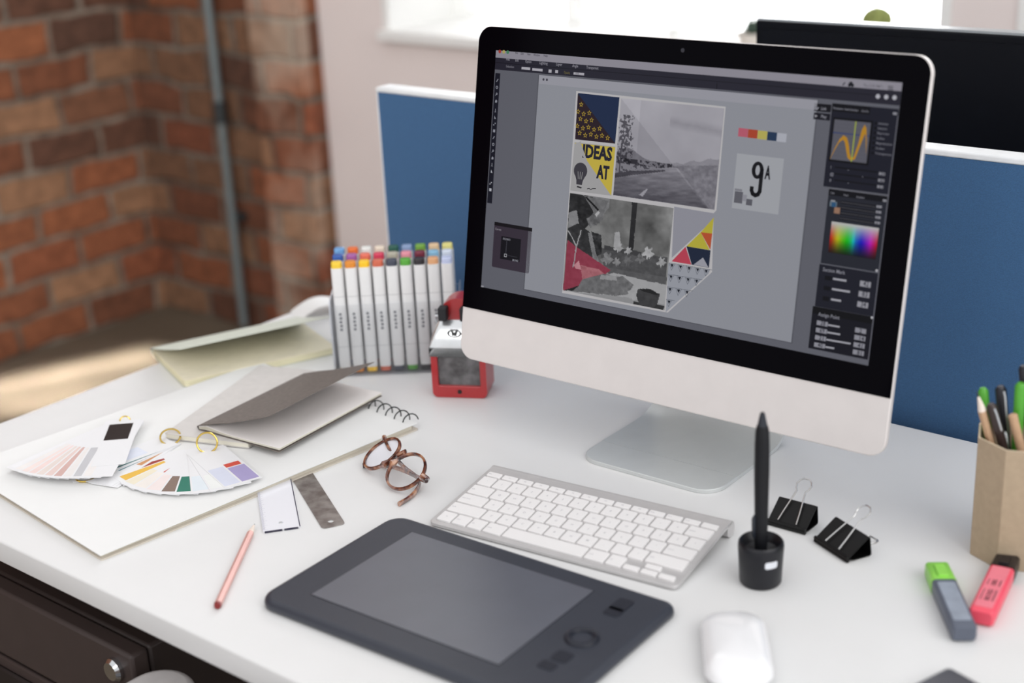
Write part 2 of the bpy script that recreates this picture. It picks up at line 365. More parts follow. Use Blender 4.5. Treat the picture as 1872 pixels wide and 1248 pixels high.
# ---- blue desk partition
BLUE = mat('blue_fabric', (54, 93, 134), 0.9, var=0.1, scale=900, bump=0.5, sheen=0.2)
CAPM = mat('white_trim', (232, 234, 236), 0.35)
par = thing('desk_partition', 'long blue fabric desk screen with white edge trim behind the computer', 'desk partition', D(-0.3, 1.4885, -0.3055), TH)
m = MB().box((0, 0, 0.3065), (2.315, 0.028, 0.623)); m.build('panel', BLUE, par)
m = MB().box((0, 0, 0.6215), (2.322, 0.030, 0.007)); m.build('top_trim', CAPM, par, bevel=0.002)
m = MB().box((-1.159, 0, 0.309), (0.003, 0.029, 0.620)); m.build('side_trim', CAPM, par, bevel=0.002)
m = MB()
for a_ in (-1.0, 1.0): m.box((a_, 0, -0.22), (0.04, 0.028, 0.44))
m.build('support', CAPM, par)

# ============================================================ DESKTOP COMPUTER
SC = Vector((0.1692, 1.4616, 0.2997 + T)); YW, TI = -0.6778, 0.1801
AX = Vector((math.cos(YW), math.sin(YW), 0)); N0 = Vector((math.sin(YW), -math.cos(YW), 0))
SU = Vector((0, 0, 1)) * math.cos(TI) - N0 * math.sin(TI); SN = AX.cross(SU)
def scr(x, y):
    X = onp(x, y, SC, SN) - SC; return (X.dot(AX), X.dot(SU))
pc_root = thing('desktop_computer', 'silver all-in-one desktop computer showing a graphic design program', 'computer', (SC.x, SC.y, T), YW)
SM = TR((0, 0, SC.z - T)) @ RX(-TI) @ RX(pi / 2)       # plane coords (s, t, out) -> local
ALU = mat('brushed_aluminium', (224, 218, 216), 0.42, 0.2, var=0.015, scale=40, spec=0.5)
ALUF = mat('foot_aluminium', (208, 211, 211), 0.36, 0.25, var=0.015, scale=40)
GLASSB = mat('black_glass', (3, 2, 6), 0.1, spec=0.05, var=0.0)
sw, st, sb, sg_ = 0.2655, 0.1602, -0.2213, -0.1608
m = MB()
outl = rrect(-sw, sb, sw, st, 0.0175, 8)
rings = []
for d_, z_ in ((0.0012, 0.0), (0.0, -0.001), (0.0, -0.006), (0.004, -0.0075)):
    rings.append([(x, y, z_) for x, y in offset(outl, d_)])
cy = (st + sb) / 2
for k, z_ in ((0.93, -0.010), (0.80, -0.018), (0.62, -0.028), (0.42, -0.036), (0.2, -0.040)):
    rings.append([(x * k, cy + (y - cy) * k, z_) for x, y in outl])
m.loft([r[::-1] for r in rings], 0, SM)
m.build('housing', ALU, pc_root)
gl_out = rrect(-sw + 0.0008, sg_, sw - 0.0008, st - 0.0008, [0, 0, 0.017, 0.017], 8)
m = MB(); m.loft([[(x, y, 0.00005) for x, y in gl_out], [(x, y, 0.0008) for x, y in gl_out]], 0, SM)
m.build('bezel_glass', GLASSB, pc_root)
m = MB().lathe([(0.0, 0.0), (0.0022, 0.0), (0.0022, 0.0003), (0.0, 0.0003)], 16, M=SM @ TR((scr(1249, 92)[0], scr(1249, 92)[1], 0.0008)))
m.build('webcam', mat('webcam_lens', (30, 28, 40), 0.1), pc_root)
# foot
m = MB(); fw_ = 0.0875
fy = -0.056
prof = [(fy, 0.0, 0.0045), (fy + 0.05, 0.0, 0.0045), (fy + 0.115, 0.0, 0.0045), (fy + 0.142, 0.0025, 0.0045), (fy + 0.160, 0.014, 0.0045), (fy + 0.163, 0.035, 0.0045), (fy + 0.152, 0.085, 0.0045), (fy + 0.132, 0.16, 0.0045), (fy + 0.118, 0.215, 0.0045)]
foot = rrect(-fw_, fy, fw_, fy + 0.05, [0.026, 0.026, 0, 0], 8)
m.prism(foot, 0.0003, 0.0045, r=0.001)
pts = []
def bez(p, n):
    out = []
    for i in range(len(p) - 1):
        p0, p1, p2, p3 = [Vector(p[max(0, min(len(p) - 1, i + k))]) for k in (-1, 0, 1, 2)]
        for j in range(n):
            u = j / n; out.append(0.5 * ((2 * p1) + (p2 - p0) * u + (2 * p0 - 5 * p1 + 4 * p2 - p3) * u * u + (3 * p1 - p0 - 3 * p2 + p3) * u ** 3))
    out.append(Vector(p[-1])); return out
cl = bez([(p[0], p[1]) for p in prof[1:]], 5)
rings = []
for i, q in enumerate(cl):
    d_ = (cl[min(i + 1, len(cl) - 1)] - cl[max(i - 1, 0)]).normalized(); nn = Vector((-d_.y, d_.x)) * 0.0045
    kx = fw_ - 0.012 * min(1, max(0, q.y / 0.15))
    rings.append([(-kx, q.x, q.y + 0.0003), (kx, q.x, q.y + 0.0003), (kx, q.x + nn.x, q.y + nn.y), (-kx, q.x + nn.x, q.y + nn.y)])
m.loft(rings)
m.build('stand_foot', ALUF, pc_root)

# ---- display
base = MB()
x0, y0 = -0.2390, -0.1335; x1, y1 = 0.2388, 0.1340
base.loft([[(x0, y0, 0.0008), (x1, y0, 0.0008), (x1, y1, 0.0008), (x0, y1, 0.0008)], [(x0, y0, 0.0010), (x1, y0, 0.0010), (x1, y1, 0.0010), (x0, y1, 0.0010)]], 0, SM)
screen = base.build('screen', G(94, 95, 104), pc_root, smooth=0)
class UI:
    def __init__(s): s.mb = MB(); s.ms = []
    def mi(s, c):
        mm = G(*c) if isinstance(c, tuple) else G(c)
        if mm not in s.ms: s.ms.append(mm)
        return s.ms.index(mm)
    def rect(s, xa, ya, xb, yb, c, lay=1, r=0):
        a = scr(xa, ya); b = scr(xb, yb); l, rr_ = min(a[0], b[0]), max(a[0], b[0]); lo, hi = min(a[1], b[1]), max(a[1], b[1])
        l = max(l, x0); rr_ = min(rr_, x1); z = 0.0010 + lay * 0.00012
        p = rrect(l, lo, rr_, hi, r, 4) if r else [(l, lo), (rr_, lo), (rr_, hi), (l, hi)]
        s.mb.quad([(x, y, z) for x, y in p], s.mi(c), SM)
        return l, lo, rr_, hi
    def poly(s, pts, c, lay=1):
        z = 0.0010 + lay * 0.00012; q = [scr(*p) for p in pts]
        ar = sum(q[i][0] * q[(i + 1) % len(q)][1] - q[(i + 1) % len(q)][0] * q[i][1] for i in range(len(q)))
        if ar < 0: q = q[::-1]
        s.mb.quad([(x, y, z) for x, y in q], s.mi(c), SM)
    def line(s, p, q, wd_, c, lay=1):
        a = Vector(scr(*p)); b = Vector(scr(*q)); d = (b - a).normalized(); n = Vector((-d.y, d.x)) * wd_ / 2; z = 0.0010 + lay * 0.00012
        s.mb.quad([(*(a - n), z), (*(b - n), z), (*(b + n), z), (*(a + n), z)], s.mi(c), SM)
    def curve(s, pts, wd_, c, lay=1):
        for p, q in zip(pts[:-1], pts[1:]): s.line(p, q, wd_, c, lay)
    def dot(s, x, y, r, c, lay=1, n=12):
        a = scr(x, y); z = 0.0010 + lay * 0.00012
        s.mb.quad([(a[0] + r * math.cos(2 * pi * k / n), a[1] + r * math.sin(2 * pi * k / n), z) for k in range(n)], s.mi(c), SM)
    def text(s, x, y, st_, h, c, lay=2, w=None, sx=1.0, bold=0.012):
        """x,y left end of the baseline in the photograph, h letter height and w width in metres"""
        a = scr(x, y); put_text(s.mb, st_, h / 0.7, SM @ TR((a[0], a[1], 0.0010 + lay * 0.00012)), s.mi(c), w, sx, bold)
    def build(s, name): return s.mb.build(name, s.ms, screen, smooth=0)
def sx_of(x, y): return scr(x, y)
# menu bar (light) and two dark tool bars
u = UI()
tl = y1; 
def rlocal(u, a, lo, b, hi, c, lay=1):
    z = 0.0010 + lay * 0.00012; u.mb.quad([(a, lo, z), (b, lo, z), (b, hi, z), (a, hi, z)], u.mi(c), SM)
mb_lo = 0.134 - 0.5 * ((scr(909, 88.5)[1] - scr(908, 102)[1]) + (scr(1649, 156)[1] - scr(1646, 171.5)[1]))
rlocal(u, x0, mb_lo, x1, y1, (140, 137, 147))
for k, c in enumerate(((158, 60, 52), (168, 160, 96), (70, 126, 96))): u.dot(915 + k * 7.2, 94.2 + k * 0.6, 0.0020, c, 2)
def tx(xc, yc): return 880 + xc / 7.8, 75 + yc / 7.8
for s_t, xc, yc, w_ in (('File', 492, 184, 44), ('Edit', 570, 194, 52), ('View', 660, 202, 58), ('Window', 752, 212, 108), ('Help', 895, 222, 70)):
    x_, y_ = tx(xc, yc); u.text(x_, y_, s_t, 0.0026, (70, 68, 78), 2, w=w_ / 7.8 * 0.00063)
for i in range(3): 
    u.line((1624, 157.5 + i * 3.2), (1634, 158.5 + i * 3.2), 0.0006, (40, 40, 50), 2)
u.dot(1556.5, 153.5, 0.0022, (30, 30, 38), 2); u.dot(1554, 155.5, 0.0016, (30, 30, 38), 2); u.dot(1559.5, 156, 0.0016, (30, 30, 38), 2)
u.line((1541.5, 156), (1546, 150.5), 0.0012, (60, 60, 70), 2)
u.text(1579, 158, 'Thu 2:35 PM', 0.0024, (96, 94, 104), 2, w=0.0165)
u.line((1611, 155), (1615, 160), 0.0006, (110, 108, 118), 2)
u.build('menu_bar')
u = UI()
b2 = scr(907, 127)[1]
rlocal(u, x0, b2, x1, mb_lo, (36, 35, 47))
mid = scr(908, 114)[1]; rlocal(u, x0, mid - 0.0004, scr(1600, 178)[0], mid + 0.0002, (18, 17, 27), 2)
for s_t, xc, yc, w_ in (('File', 362, 275, 62), ('Edit', 492, 290, 60), ('Option', 635, 307, 105), ('Lighting', 838, 328, 138), ('Layer', 1072, 348, 105), ('Angle', 1305, 370, 96), ('Transparent', 1505, 393, 196)):
    x_, y_ = tx(xc, yc); u.text(x_, y_, s_t, 0.0030, (138, 136, 146), 3, w=w_ / 7.8 * 0.00063)
x_, y_ = tx(360, 375); u.text(x_, y_, 'Selection', 0.0026, (120, 118, 128), 3, w=0.0113)
for a_, b_, c_2, d_2 in ((585, 368, 705, 405), (738, 385, 882, 425), (970, 405, 1010, 445), (1065, 412, 1102, 450), (1326, 444, 1475, 482)):
    x_, y_ = tx(a_, b_); x2, y2 = tx(c_2, d_2); u.rect(x_, y_, x2, y2 + 1.2, (170, 168, 176), 3)
x_, y_ = tx(1185, 462); u.text(x_, y_, 'Opacity', 0.0026, (104, 96, 60), 3, w=0.0083)
x_, y_ = tx(1350, 474); u.text(x_, y_, '100%', 0.0018, (90, 90, 100), 4, w=0.005)
for i in range(3): u.dot(1606 + i * 15.2, 176.2 + i * 1.1, 0.0022, (176, 176, 184), 3)
u.line((1312, 152), (1311, 163), 0.0006, (12, 12, 20), 3)
u.build('tool_bar')
# tool palette
u = UI()
pal = u.rect(906.5, 133.5, 896, 372, (24, 26, 38), 2)
px0 = scr(909, 133.5)[0]; pal_l, pal_r = -0.2378, -0.2308
u = UI(); pt, pbm = scr(908, 133.5)[1], scr(895, 371)[1]
rlocal(u, pal_l, pbm, pal_r, pt, (22, 24, 36), 2)
n_t = 16; LB = (176, 178, 186)
for i in range(n_t):
    yy = pt - (pt - pbm) * (0.055 + 0.052 * i + (0.02 if i > 3 else 0) + (0.04 if i > 13 else 0)); xc = (pal_l + pal_r) / 2; z = 0.0010 + 3 * 0.00012; q = 0.0017
    def P(a_, b_): return (xc + a_ * q, yy + b_ * q, z)
    mi = u.mi(LB if i > 12 else (140, 142, 152)); k = i % 8
    if k == 0: u.mb.quad([P(-1, -1), P(-0.2, -0.8), P(1, 1), P(0.2, 0.9)], mi, SM)
    elif k == 1: u.mb.ring((xc, yy, z), q * 0.75, q * 0.22, 14, 4, mi, SM)
    elif k == 2: u.mb.ring((xc + q * .2, yy + q * .3, z), q * 0.5, q * 0.2, 12, 4, mi, SM); u.mb.quad([P(-1, -1), P(-.6, -1), P(0, 0), P(-.3, .1)], mi, SM)
    elif k == 3: u.mb.quad([P(-.8, -1), P(.8, -1), P(1, .2), P(0, 1), P(-.6, .3)], mi, SM)
    elif k == 4: u.mb.quad([P(-.2, -1.1), P(.2, -1.1), P(.2, 1.1), P(-.2, 1.1)], mi, SM); u.mb.quad([P(-.7, -1.1), P(.7, -1.1), P(.7, -.8), P(-.7, -.8)], mi, SM)
    elif k == 5: u.mb.quad([P(-.6, -1), P(.9, -1), P(-.4, 1)], mi, SM)
    elif k == 6: u.mb.quad([P(-1, -1), P(-.2, -1), P(-.2, -.2), P(-1, -.2)], mi, SM); u.mb.quad([P(.1, .1), P(.9, .1), P(.9, .9), P(.1, .9)], mi, SM)
    else: u.mb.quad([P(-.9, -.9), P(.9, -.9), P(.9, .9), P(-.9, .9)], mi, SM)
u.build('tool_palette')
# navigator box
u = UI(); NB = (52, 42, 54)
u.rect(905.5, 405, 968, 500, (52, 44, 56), 2, r=0.002)
l, lo, r_, hi = u.rect(905.5, 405, 974, 423, (12, 8, 16), 3)
u.rect(918, 431, 951, 479, (10, 8, 18), 3)
u.text(906.5, 419.5, 'Curves', 0.0024, (138, 134, 142), 4, w=0.0088)
u.text(921, 437.5, 'RY2.96013', 0.0022, (150, 150, 160), 4, w=0.0103); u.text(938, 476.5, 'BR.962', 0.0022, (150, 150, 160), 4, w=0.0084)
u.line((928, 440), (926, 464), 0.0004, (90, 90, 100), 4); u.line((927, 466), (947, 470), 0.0003, (70, 70, 80), 4)
a_ = scr(925.5, 466.5)
for dx, dy, w2, h2 in ((-.0015, 0, .0005, .0035), (.0015, 0, .0005, .0035), (0, -.0015, .0035, .0005), (0, .0015, .0035, .0005)):
    rlocal(u, a_[0] + dx - w2 / 2, a_[1] + dy - h2 / 2, a_[0] + dx + w2 / 2, a_[1] + dy + h2 / 2, (190, 190, 196), 4)
u.build('coordinate_box')
# artboard
u = UI()
ab_l = scr(987, 137)[0]; ab_r = scr(1450, 628)[0]; ab_t = scr(987, 137)[1]; ab_b = scr(960, 525)[1]
ab_r = (scr(1450, 628)[0] + scr(1492, 190)[0]) / 2
ab_b = (scr(959, 526)[1] + scr(1450, 628)[1]) / 2
rlocal(u, ab_l - 0.0015, ab_b - 0.001, ab_r + 0.0015, ab_t + 0.001, (84, 85, 93), 1)
rlocal(u, ab_l, ab_b, ab_r, ab_t, (140, 142, 150), 2)
hb = scr(985, 153)[1]; rlocal(u, ab_l, hb, ab_r, ab_t, (150, 150, 159), 3)
u.dot(995, 145.3, 0.0014, (66, 64, 74), 4); u.dot(1001.3, 145.9, 0.0014, (66, 64, 74), 4)
u.build('artboard')
# collage: white outline polygon
u = UI(); WH = (182, 180, 182)
u.poly([(1055, 166), (1328, 195), (1311, 384), (1300, 396), (1306, 398), (1303, 497), (1222, 571), (1029, 535)], WH, 4)
u.poly([(1234, 377.5), (1306, 389.5), (1306, 401), (1229.5, 471)], (140, 140, 150), 5)     # bare notch
u.build('collage_border')
def paint(name, pxc, fn, cell=0.0007, lay=5, shp=None):
    """a picture on the display: a fine grid of coloured cells"""
    q = [scr(*p) for p in pxc]; l = (q[0][0] + q[3][0]) / 2; r = (q[1][0] + q[2][0]) / 2; t_ = (q[0][1] + q[1][1]) / 2; b_ = (q[2][1] + q[3][1]) / 2
    nx = int((r - l) / cell); ny = int((t_ - b_) / cell)
    us = np.linspace(0, 1, nx + 1); vs = np.linspace(0, 1, ny + 1)
    UU, VV = np.meshgrid(us, vs)                      # v downwards
    C = fn(UU, VV)                                    # (ny+1,nx+1,3) 0..255
    z = 0.0010 + lay * 0.00012
    verts = [tuple(SM @ Vector((l + (r - l) * a, t_ + (b_ - t_) * b2, z))) for b2 in vs for a in us]
    faces = [(j * (nx + 1) + i, (j + 1) * (nx + 1) + i, (j + 1) * (nx + 1) + i + 1, j * (nx + 1) + i + 1) for j in range(ny) for i in range(nx)]
    me = bpy.data.meshes.new(name); me.from_pydata(verts, [], faces)
    at_ = me.color_attributes.new('Col', 'FLOAT_COLOR', 'POINT')
    c = np.clip(C, 0, 255) / 255; c = np.where(c <= 0.04045, c / 12.92, ((c + 0.055) / 1.055) ** 2.4)
    flat = np.concatenate([c.reshape(-1, 3), np.ones((c.size // 3, 1))], 1).ravel()
    at_.data.foreach_set('color', flat.astype(np.float32)); me.materials.append(vcol_glow())
    o = bpy.data.objects.new(name, me); COL.objects.link(o); o.parent = screen
    return o
def vnoise(U, V, f, seed):
    U = U % 1.0001; V = V % 1.0001
    g = np.random.RandomState(seed).rand(int(f) + 3, int(f) + 3)
    x = U * f; y = V * f; xi = np.clip(x.astype(int), 0, int(f) + 1); yi = np.clip(y.astype(int), 0, int(f) + 1); fx = x - xi; fy_ = y - yi
    fx = fx * fx * (3 - 2 * fx); fy_ = fy_ * fy_ * (3 - 2 * fy_)
    return (g[yi, xi] * (1 - fx) + g[yi, xi + 1] * fx) * (1 - fy_) + (g[yi + 1, xi] * (1 - fx) + g[yi + 1, xi + 1] * fx) * fy_
def fbm(U, V, f, seed, n=4): return sum(vnoise(U, V, f * 2 ** k, seed + k) / 2 ** k for k in range(n)) / (2 - 2 ** (1 - n))
def inpoly(U, V, pts):
    r = np.zeros(U.shape, bool); n = len(pts)
    for i in range(n):
        ax_, ay = pts[i]; bx, by = pts[(i + 1) % n]
        if ay == by: continue
        c = ((ay > V) != (by > V)) & (U < (bx - ax_) * (V - ay) / (by - ay) + ax_); r ^= c
    return r
def road(U, V):
    g = 152 - 14 * V + 22 * (fbm(U, V, 3, 1) - 0.5) + 10 * (U < 0.2)
    g = g - 26 * np.clip(1 - np.abs(V - 0.13 - 0.1 * U) / 0.07, 0, 1) * (U > 0.5) * fbm(U, V, 9, 3)
    hz_ = 0.62 - 0.02 * np.sin(U * 9)
    hillL = V > 0.58 - 0.09 * np.exp(-((U - 0.12) / 0.12) ** 2) + 0.05 * U
    hillR = V > 0.60 - 0.11 * np.clip((U - 0.58) / 0.42, 0, 1) + 0.01 * np.sin(U * 40)
    g = np.where(hillL & (U < 0.55), 96 + 26 * fbm(U, V, 24, 7), g); g = np.where(hillR & (U >= 0.55), 112 + 18 * fbm(U, V, 26, 9), g)
    sp_ = fbm(U, V, 44, 12)
    g = np.where((V > 0.60) & (V < 0.70) & (U < 0.56) & (sp_ > 0.5), 44, g)
    g = np.where((V > 0.66) & (U < 0.6), np.where(sp_ > 0.55, 70, 122) , g)
    fld = inpoly(U, V, [(0.56, 0.62), (1.0, 0.56), (1.0, 1.0), (0.92, 1.0)]); g = np.where(fld, 104 + 50 * (fbm(U, V, 30, 21) - 0.45), g)
    rd = inpoly(U, V, [(0.56, 0.635), (0.62, 0.64), (0.95, 1.0), (0, 1.0), (0, 0.80), (0.25, 0.70)])
    st_ = fbm(U * 0.25 + 0.1, V * 1.0 + U * 0.14, 40, 31)
    g = np.where(rd, 128 - 150 * np.clip(V - 0.66, 0, 1) + 44 * (st_ - 0.5), g)
    g = np.where(inpoly(U, V, [(0, .77), (.14, .73), (.5, .67), (.5, .685), (.2, .76), (0, .82)]), 66 + 40 * (st_ - .5), g)
    g = np.where(inpoly(U, V, [(0.26, 0.96), (0.30, 0.97), (0.345, 0.885), (0.33, 0.885)]), 150, g)
    tr_ = np.exp(-((U - 0.075) / 0.075) ** 2) * (V > 0.16) * (V < 0.66)
    g = np.where((fbm(U, V, 60, 41) < 0.42 + 0.22 * tr_ - 0.1) & (tr_ > 0.25), g * 0.5, g); g = np.where((np.abs(U - 0.045) < 0.006) & (V > 0.45) & (V < 0.74), 62, g)
    g = g + 12 * (U > V * 0.93 + 0.03 * 0) * (U < 1)
    return np.stack([g, g - 2, g + 6], -1)
paint('road_photo', [(1135.5, 178.5), (1325, 199), (1308, 383), (1124, 357)], road)
MQ = [(1042.5, 352.5), (1232, 379.5), (1217, 567), (1031, 530)]
Hs = np.array([scr(*p) for p in MQ]); mL = (Hs[0][0] + Hs[3][0]) / 2; mR = (Hs[1][0] + Hs[2][0]) / 2; mT = (Hs[0][1] + Hs[1][1]) / 2; mBt = (Hs[2][1] + Hs[3][1]) / 2
def man(U, V):
    U = U + 0.010 * (fbm(U, V, 22, 88) - 0.5); V = V + 0.012 * (fbm(U, V, 22, 89) - 0.5)
    def q(x, y):
        s2 = scr(1020 + x / 4.99, 340 + y / 4.99); return ((s2[0] - mL) / (mR - mL), (s2[1] - mT) / (mBt - mT))
    def pg(pts): return inpoly(U, V, [q(*p) for p in pts])
    n1 = fbm(U, V, 5, 50); n2 = fbm(U, V, 30, 60)
    g = 112 + 90 * (n1 - 0.5) + 14 * (n2 - 0.5)
    g = np.where(pg([(720, 150), (1045, 190), (1010, 650), (700, 600)]), 104 + 130 * (n1 - 0.52), g)
    R_ = g.copy(); Gc = g.copy(); Bc = g.copy()
    def fill(pts, c, k=14, mul=None):
        nonlocal R_, Gc, Bc
        mk = pg(pts); cc = c if isinstance(c, tuple) else (c, c, c + 2)
        e = k * (n2 - 0.5)
        R_ = np.where(mk, cc[0] + e, R_); Gc = np.where(mk, cc[1] + e, Gc); Bc = np.where(mk, cc[2] + e, Bc)
    fill([(684, 145), (732, 150), (692, 600), (650, 590)], 36)
    fill([(380, 560), (1010, 650), (985, 890), (440, 790)], 74, 30)
    fill([(430, 540), (770, 600), (765, 640), (430, 580)], 58)
    for cx, cy2, rr, c in ((455, 660, 62, 118), (560, 560, 46, 150), (640, 680, 52, 92), (760, 660, 50, 104), (830, 610, 60, 160), (950, 690, 48, 150), (545, 690, 40, 140), (650, 590, 38, 150)):
        ring_ = [(cx + rr * (0.75 + 0.35 * math.sin(5 * w2)) * math.cos(w2), cy2 + rr * (0.8 + 0.3 * math.cos(7 * w2)) * math.sin(w2)) for w2 in [2 * pi * k / 26 for k in range(26)]]
        fill(ring_, c, 60)
    fill([(530, 420), (570, 420), (585, 560), (515, 560)], 156, 30)
    fill([(440, 740), (1000, 830), (990, 930), (700, 880), (480, 820)], 84, 24)
    fill([(60, 960), (200, 900), (520, 790), (760, 850), (1000, 900), (1000, 1160), (60, 970)], 156, 8)      # table
    fill([(60, 960), (560, 1000), (980, 1080), (985, 1165), (70, 985)], 138, 8)
    # figure: head, beard, shirt, arm
    fill([(120, 60), (480, 110), (470, 200), (360, 330), (100, 420)], 120, 40)
    fill([(120, 60), (330, 100), (300, 240), (240, 380), (120, 380), (100, 300)], 40, 40)
    fill([(250, 90), (470, 130), (440, 200), (420, 290), (330, 330), (270, 260)], 104, 40)
    fill([(180, 130), (250, 90), (330, 230), (310, 330), (240, 400), (190, 330)], 34, 50)
    fill([(330, 250), (420, 290), (370, 350), (300, 380), (270, 300)], 96, 80)
    fill([(105, 240), (180, 220), (200, 340), (110, 400)], 128, 24)
    fill([(100, 380), (190, 340), (300, 420), (340, 560), (380, 700), (300, 720), (90, 560)], 44, 36)
    fill([(280, 420), (320, 430), (385, 720), (340, 730)], 116, 60)
    fill([(310, 410), (400, 440), (410, 620), (360, 640)], 40, 70)
    for ln in ([(255, 100), (275, 100), (385, 215), (370, 225)], [(345, 260), (375, 225), (390, 240), (360, 280)]): fill(ln, 16 if ln[0][0] < 300 else 170, 4)
    fill([(95, 490), (160, 540), (490, 770), (380, 850), (80, 950), (55, 950)], (134, 52, 70), 16)
    fill([(215, 720), (380, 760), (470, 830), (230, 860)], (158, 96, 104), 40)
    fill([(150, 720), (200, 680), (220, 760), (170, 750)], (186, 130, 138), 20)
    fill([(200, 900), (230, 850), (420, 800), (560, 830), (620, 980), (540, 1000), (120, 955)], 102, 36)
    fill([(390, 850), (400, 810), (560, 820), (560, 860)], 140, 24)
    fill([(540, 830), (600, 820), (700, 900), (640, 990), (560, 990)], 104, 50)
    fill([(55, 950), (210, 900), (140, 955)], 24)
    fill([(640, 960), (730, 920), (760, 1030), (690, 1040)], 158, 14)
    fill([(700, 1050), (980, 1090), (960, 1140), (850, 1130), (690, 1090)], 46, 14)
    fill([(735, 935), (850, 935), (935, 985), (915, 1080), (860, 1110), (750, 1090), (725, 1000)], 58, 22)
    fill([(740, 938), (850, 938), (930, 985), (905, 992), (800, 968)], 30, 6)
    for ln in ([(95, 400), (105, 400), (180, 540), (170, 545)], [(215, 400), (225, 400), (180, 560), (170, 560)], [(172, 545), (182, 545), (150, 740), (140, 740)]): fill(ln, 150, 10)
    return np.stack([R_, Gc, Bc], -1)
paint('portrait_photo', MQ, man)
# patterned tiles
u = UI()
u.poly([(1058.5, 170), (1134, 178), (1126, 262.5), (1053, 254.5)], (26, 40, 70), 5)
u.poly([(1058, 171), (1126.5, 262.5), (1053, 254.5)], (38, 24, 34), 6)
for row in range(7):
    for cidx in range(6):
        x_ = 1060 + cidx * 10.2 - row * 0.7 + (5 if row % 2 else 0); y_ = 178 + row * 13 + cidx * 1.2 + (3 if cidx % 2 else 0)
        if (x_ - 1062) > (y_ - 182) * 0.74 or x_ > 1122 or y_ > 252 + (x_ - 1053) * .1 or x_ < 1057 - (y_ - 180) * .04: continue
        a_ = scr(x_, y_); z = 0.0010 + 7 * 0.00012
        po = [(a_[0] + (0.0031 if k % 2 == 0 else 0.0014) * math.sin(k * pi / 5), a_[1] + (0.0031 if k % 2 == 0 else 0.0014) * math.cos(k * pi / 5)) for k in range(10)]
        pi_ = [(a_[0] + (p[0] - a_[0]) * 0.55, a_[1] + (p[1] - a_[1]) * 0.55) for p in po]
        for k in range(10):
            j = (k + 1) % 10; u.mb.quad([(*po[k], z), (*pi_[k], z), (*pi_[j], z), (*po[j], z)][::1], u.mi((168, 142, 50)), SM)
u.build('star_tile')
u = UI()
u.poly([(1052, 259.5), (1126.5, 268), (1119, 357.5), (1044, 348)], (158, 157, 158), 5)
u.poly([(1052, 261), (1126.5, 269), (1119, 357.5)], (190, 170, 66), 6)
a_ = scr(1127, 295.5)
u.text(1065.5, 286.5, 'IDEAS', 0.0135, (36, 36, 50), 7, w=0.0385, bold=0.04); u.text(1092.5, 324.5, 'AT', 0.0135, (36, 36, 50), 7, w=0.0152, bold=0.04)
u.text(1065.9, 286.5, 'IDEAS', 0.0135, (36, 36, 50), 7, w=0.0385, bold=0.04); u.text(1093, 324.5, 'AT', 0.0135, (36, 36, 50), 7, w=0.0152, bold=0.04)
u.poly([(1064, 258), (1064, 262.5), (1077.5, 300), (1052, 263)], (158, 157, 158), 8)
c0 = scr(1063, 312); z = 0.0010 + 7 * 0.00012
bulb = [(0.0088 * math.cos(w2), 0.0088 * math.sin(w2)) for w2 in np.linspace(-0.25 * pi, 1.25 * pi, 24)] + [(-0.0045, -0.0105), (-0.0042, -0.0150), (0.0032, -0.0150), (0.0040, -0.0105)]
u.mb.quad([(c0[0] + x, c0[1] + y, z) for x, y in bulb], u.mi((58, 56, 64)), SM)
for dx in (-0.002, 0.0, 0.002): u.mb.quad([(c0[0] + dx - .0003, c0[1] - .009, z + .0001), (c0[0] + dx + .0003, c0[1] - .009, z + .0001), (c0[0] + dx * 1.5 + .0003, c0[1] - .001, z + .0001), (c0[0] + dx * 1.5 - .0003, c0[1] - .001, z + .0001)], u.mi((150, 150, 150)), SM)
u.mb.quad([(c0[0] - .0035, c0[1] - .0180, z), (c0[0] + .0025, c0[1] - .0190, z), (c0[0] + .0035, c0[1] - .0175, z), (c0[0] - .0025, c0[1] - .0165, z)], u.mi((40, 38, 44)), SM)
u.curve([(1075, 345), (1079, 344), (1081, 346.5), (1085, 344.5), (1091, 344.5)], 0.0008, (40, 38, 44), 7)
u.build('slogan_tile')
u = UI(); YE, OR_, NV, PK = (176, 166, 56), (176, 78, 44), (24, 34, 56), (178, 62, 80)
def C5(*p): return [(1020 + x / 4.99, 340 + y / 4.99) for x, y in p]
u.poly(C5((1430, 285), (1415, 432), (1310, 420)), YE, 6); u.poly(C5((1310, 420), (1415, 432), (1398, 580)), OR_, 6)
u.poly(C5((1310, 420), (1392, 582), (1180, 548)), YE, 6); u.poly(C5((1180, 548), (1400, 585), (1385, 745), (1228, 715)), NV, 6)
u.poly(C5((1332, 650), (1382, 742), (1245, 715)), (150, 150, 160), 7); u.poly(C5((1172, 552), (1225, 715), (1045, 685)), PK, 6)
u.poly(C5((1012, 700), (1395, 762), (1385, 795), (990, 1150), (1005, 900)), (148, 151, 160), 5)
for row, (yr, n_) in enumerate(((700, 5), (803, 4), (918, 3), (1032, 1))):
    for k in range(n_):
        xs_ = 1050 + k * 78 - row * 9; yb = yr + k * 13
        u.poly(C5((xs_ - 16, yb + 8), (xs_ + 14, yb + 12), (xs_ - 2, yb + 42)), (16, 22, 34), 7)
        u.curve(C5((xs_ - 26, yb), (xs_ - 8, yb + 66), (xs_ + 26, yb + 8)), 0.0004, (84, 88, 98), 6)
    u.curve(C5((1022 - row * 9, yr - 2), (1022 - row * 9 + n_ * 78, yr - 2 + n_ * 13)), 0.0004, (84, 88, 98), 6)
u.build('triangle_tile')
u = UI()
for k, c in enumerate(((178, 88, 106), (166, 66, 42), (178, 168, 86), (32, 52, 80), (168, 170, 180))):
    x_ = 1352 + k * 17.6; y_ = 233.5 + k * 2.3; u.rect(x_, y_, x_ + 15.8, y_ + 17.5, c, 5)
u.build('color_chips')
u = UI()
u.rect(1349, 280, 1424, 392, (158, 160, 166), 5)
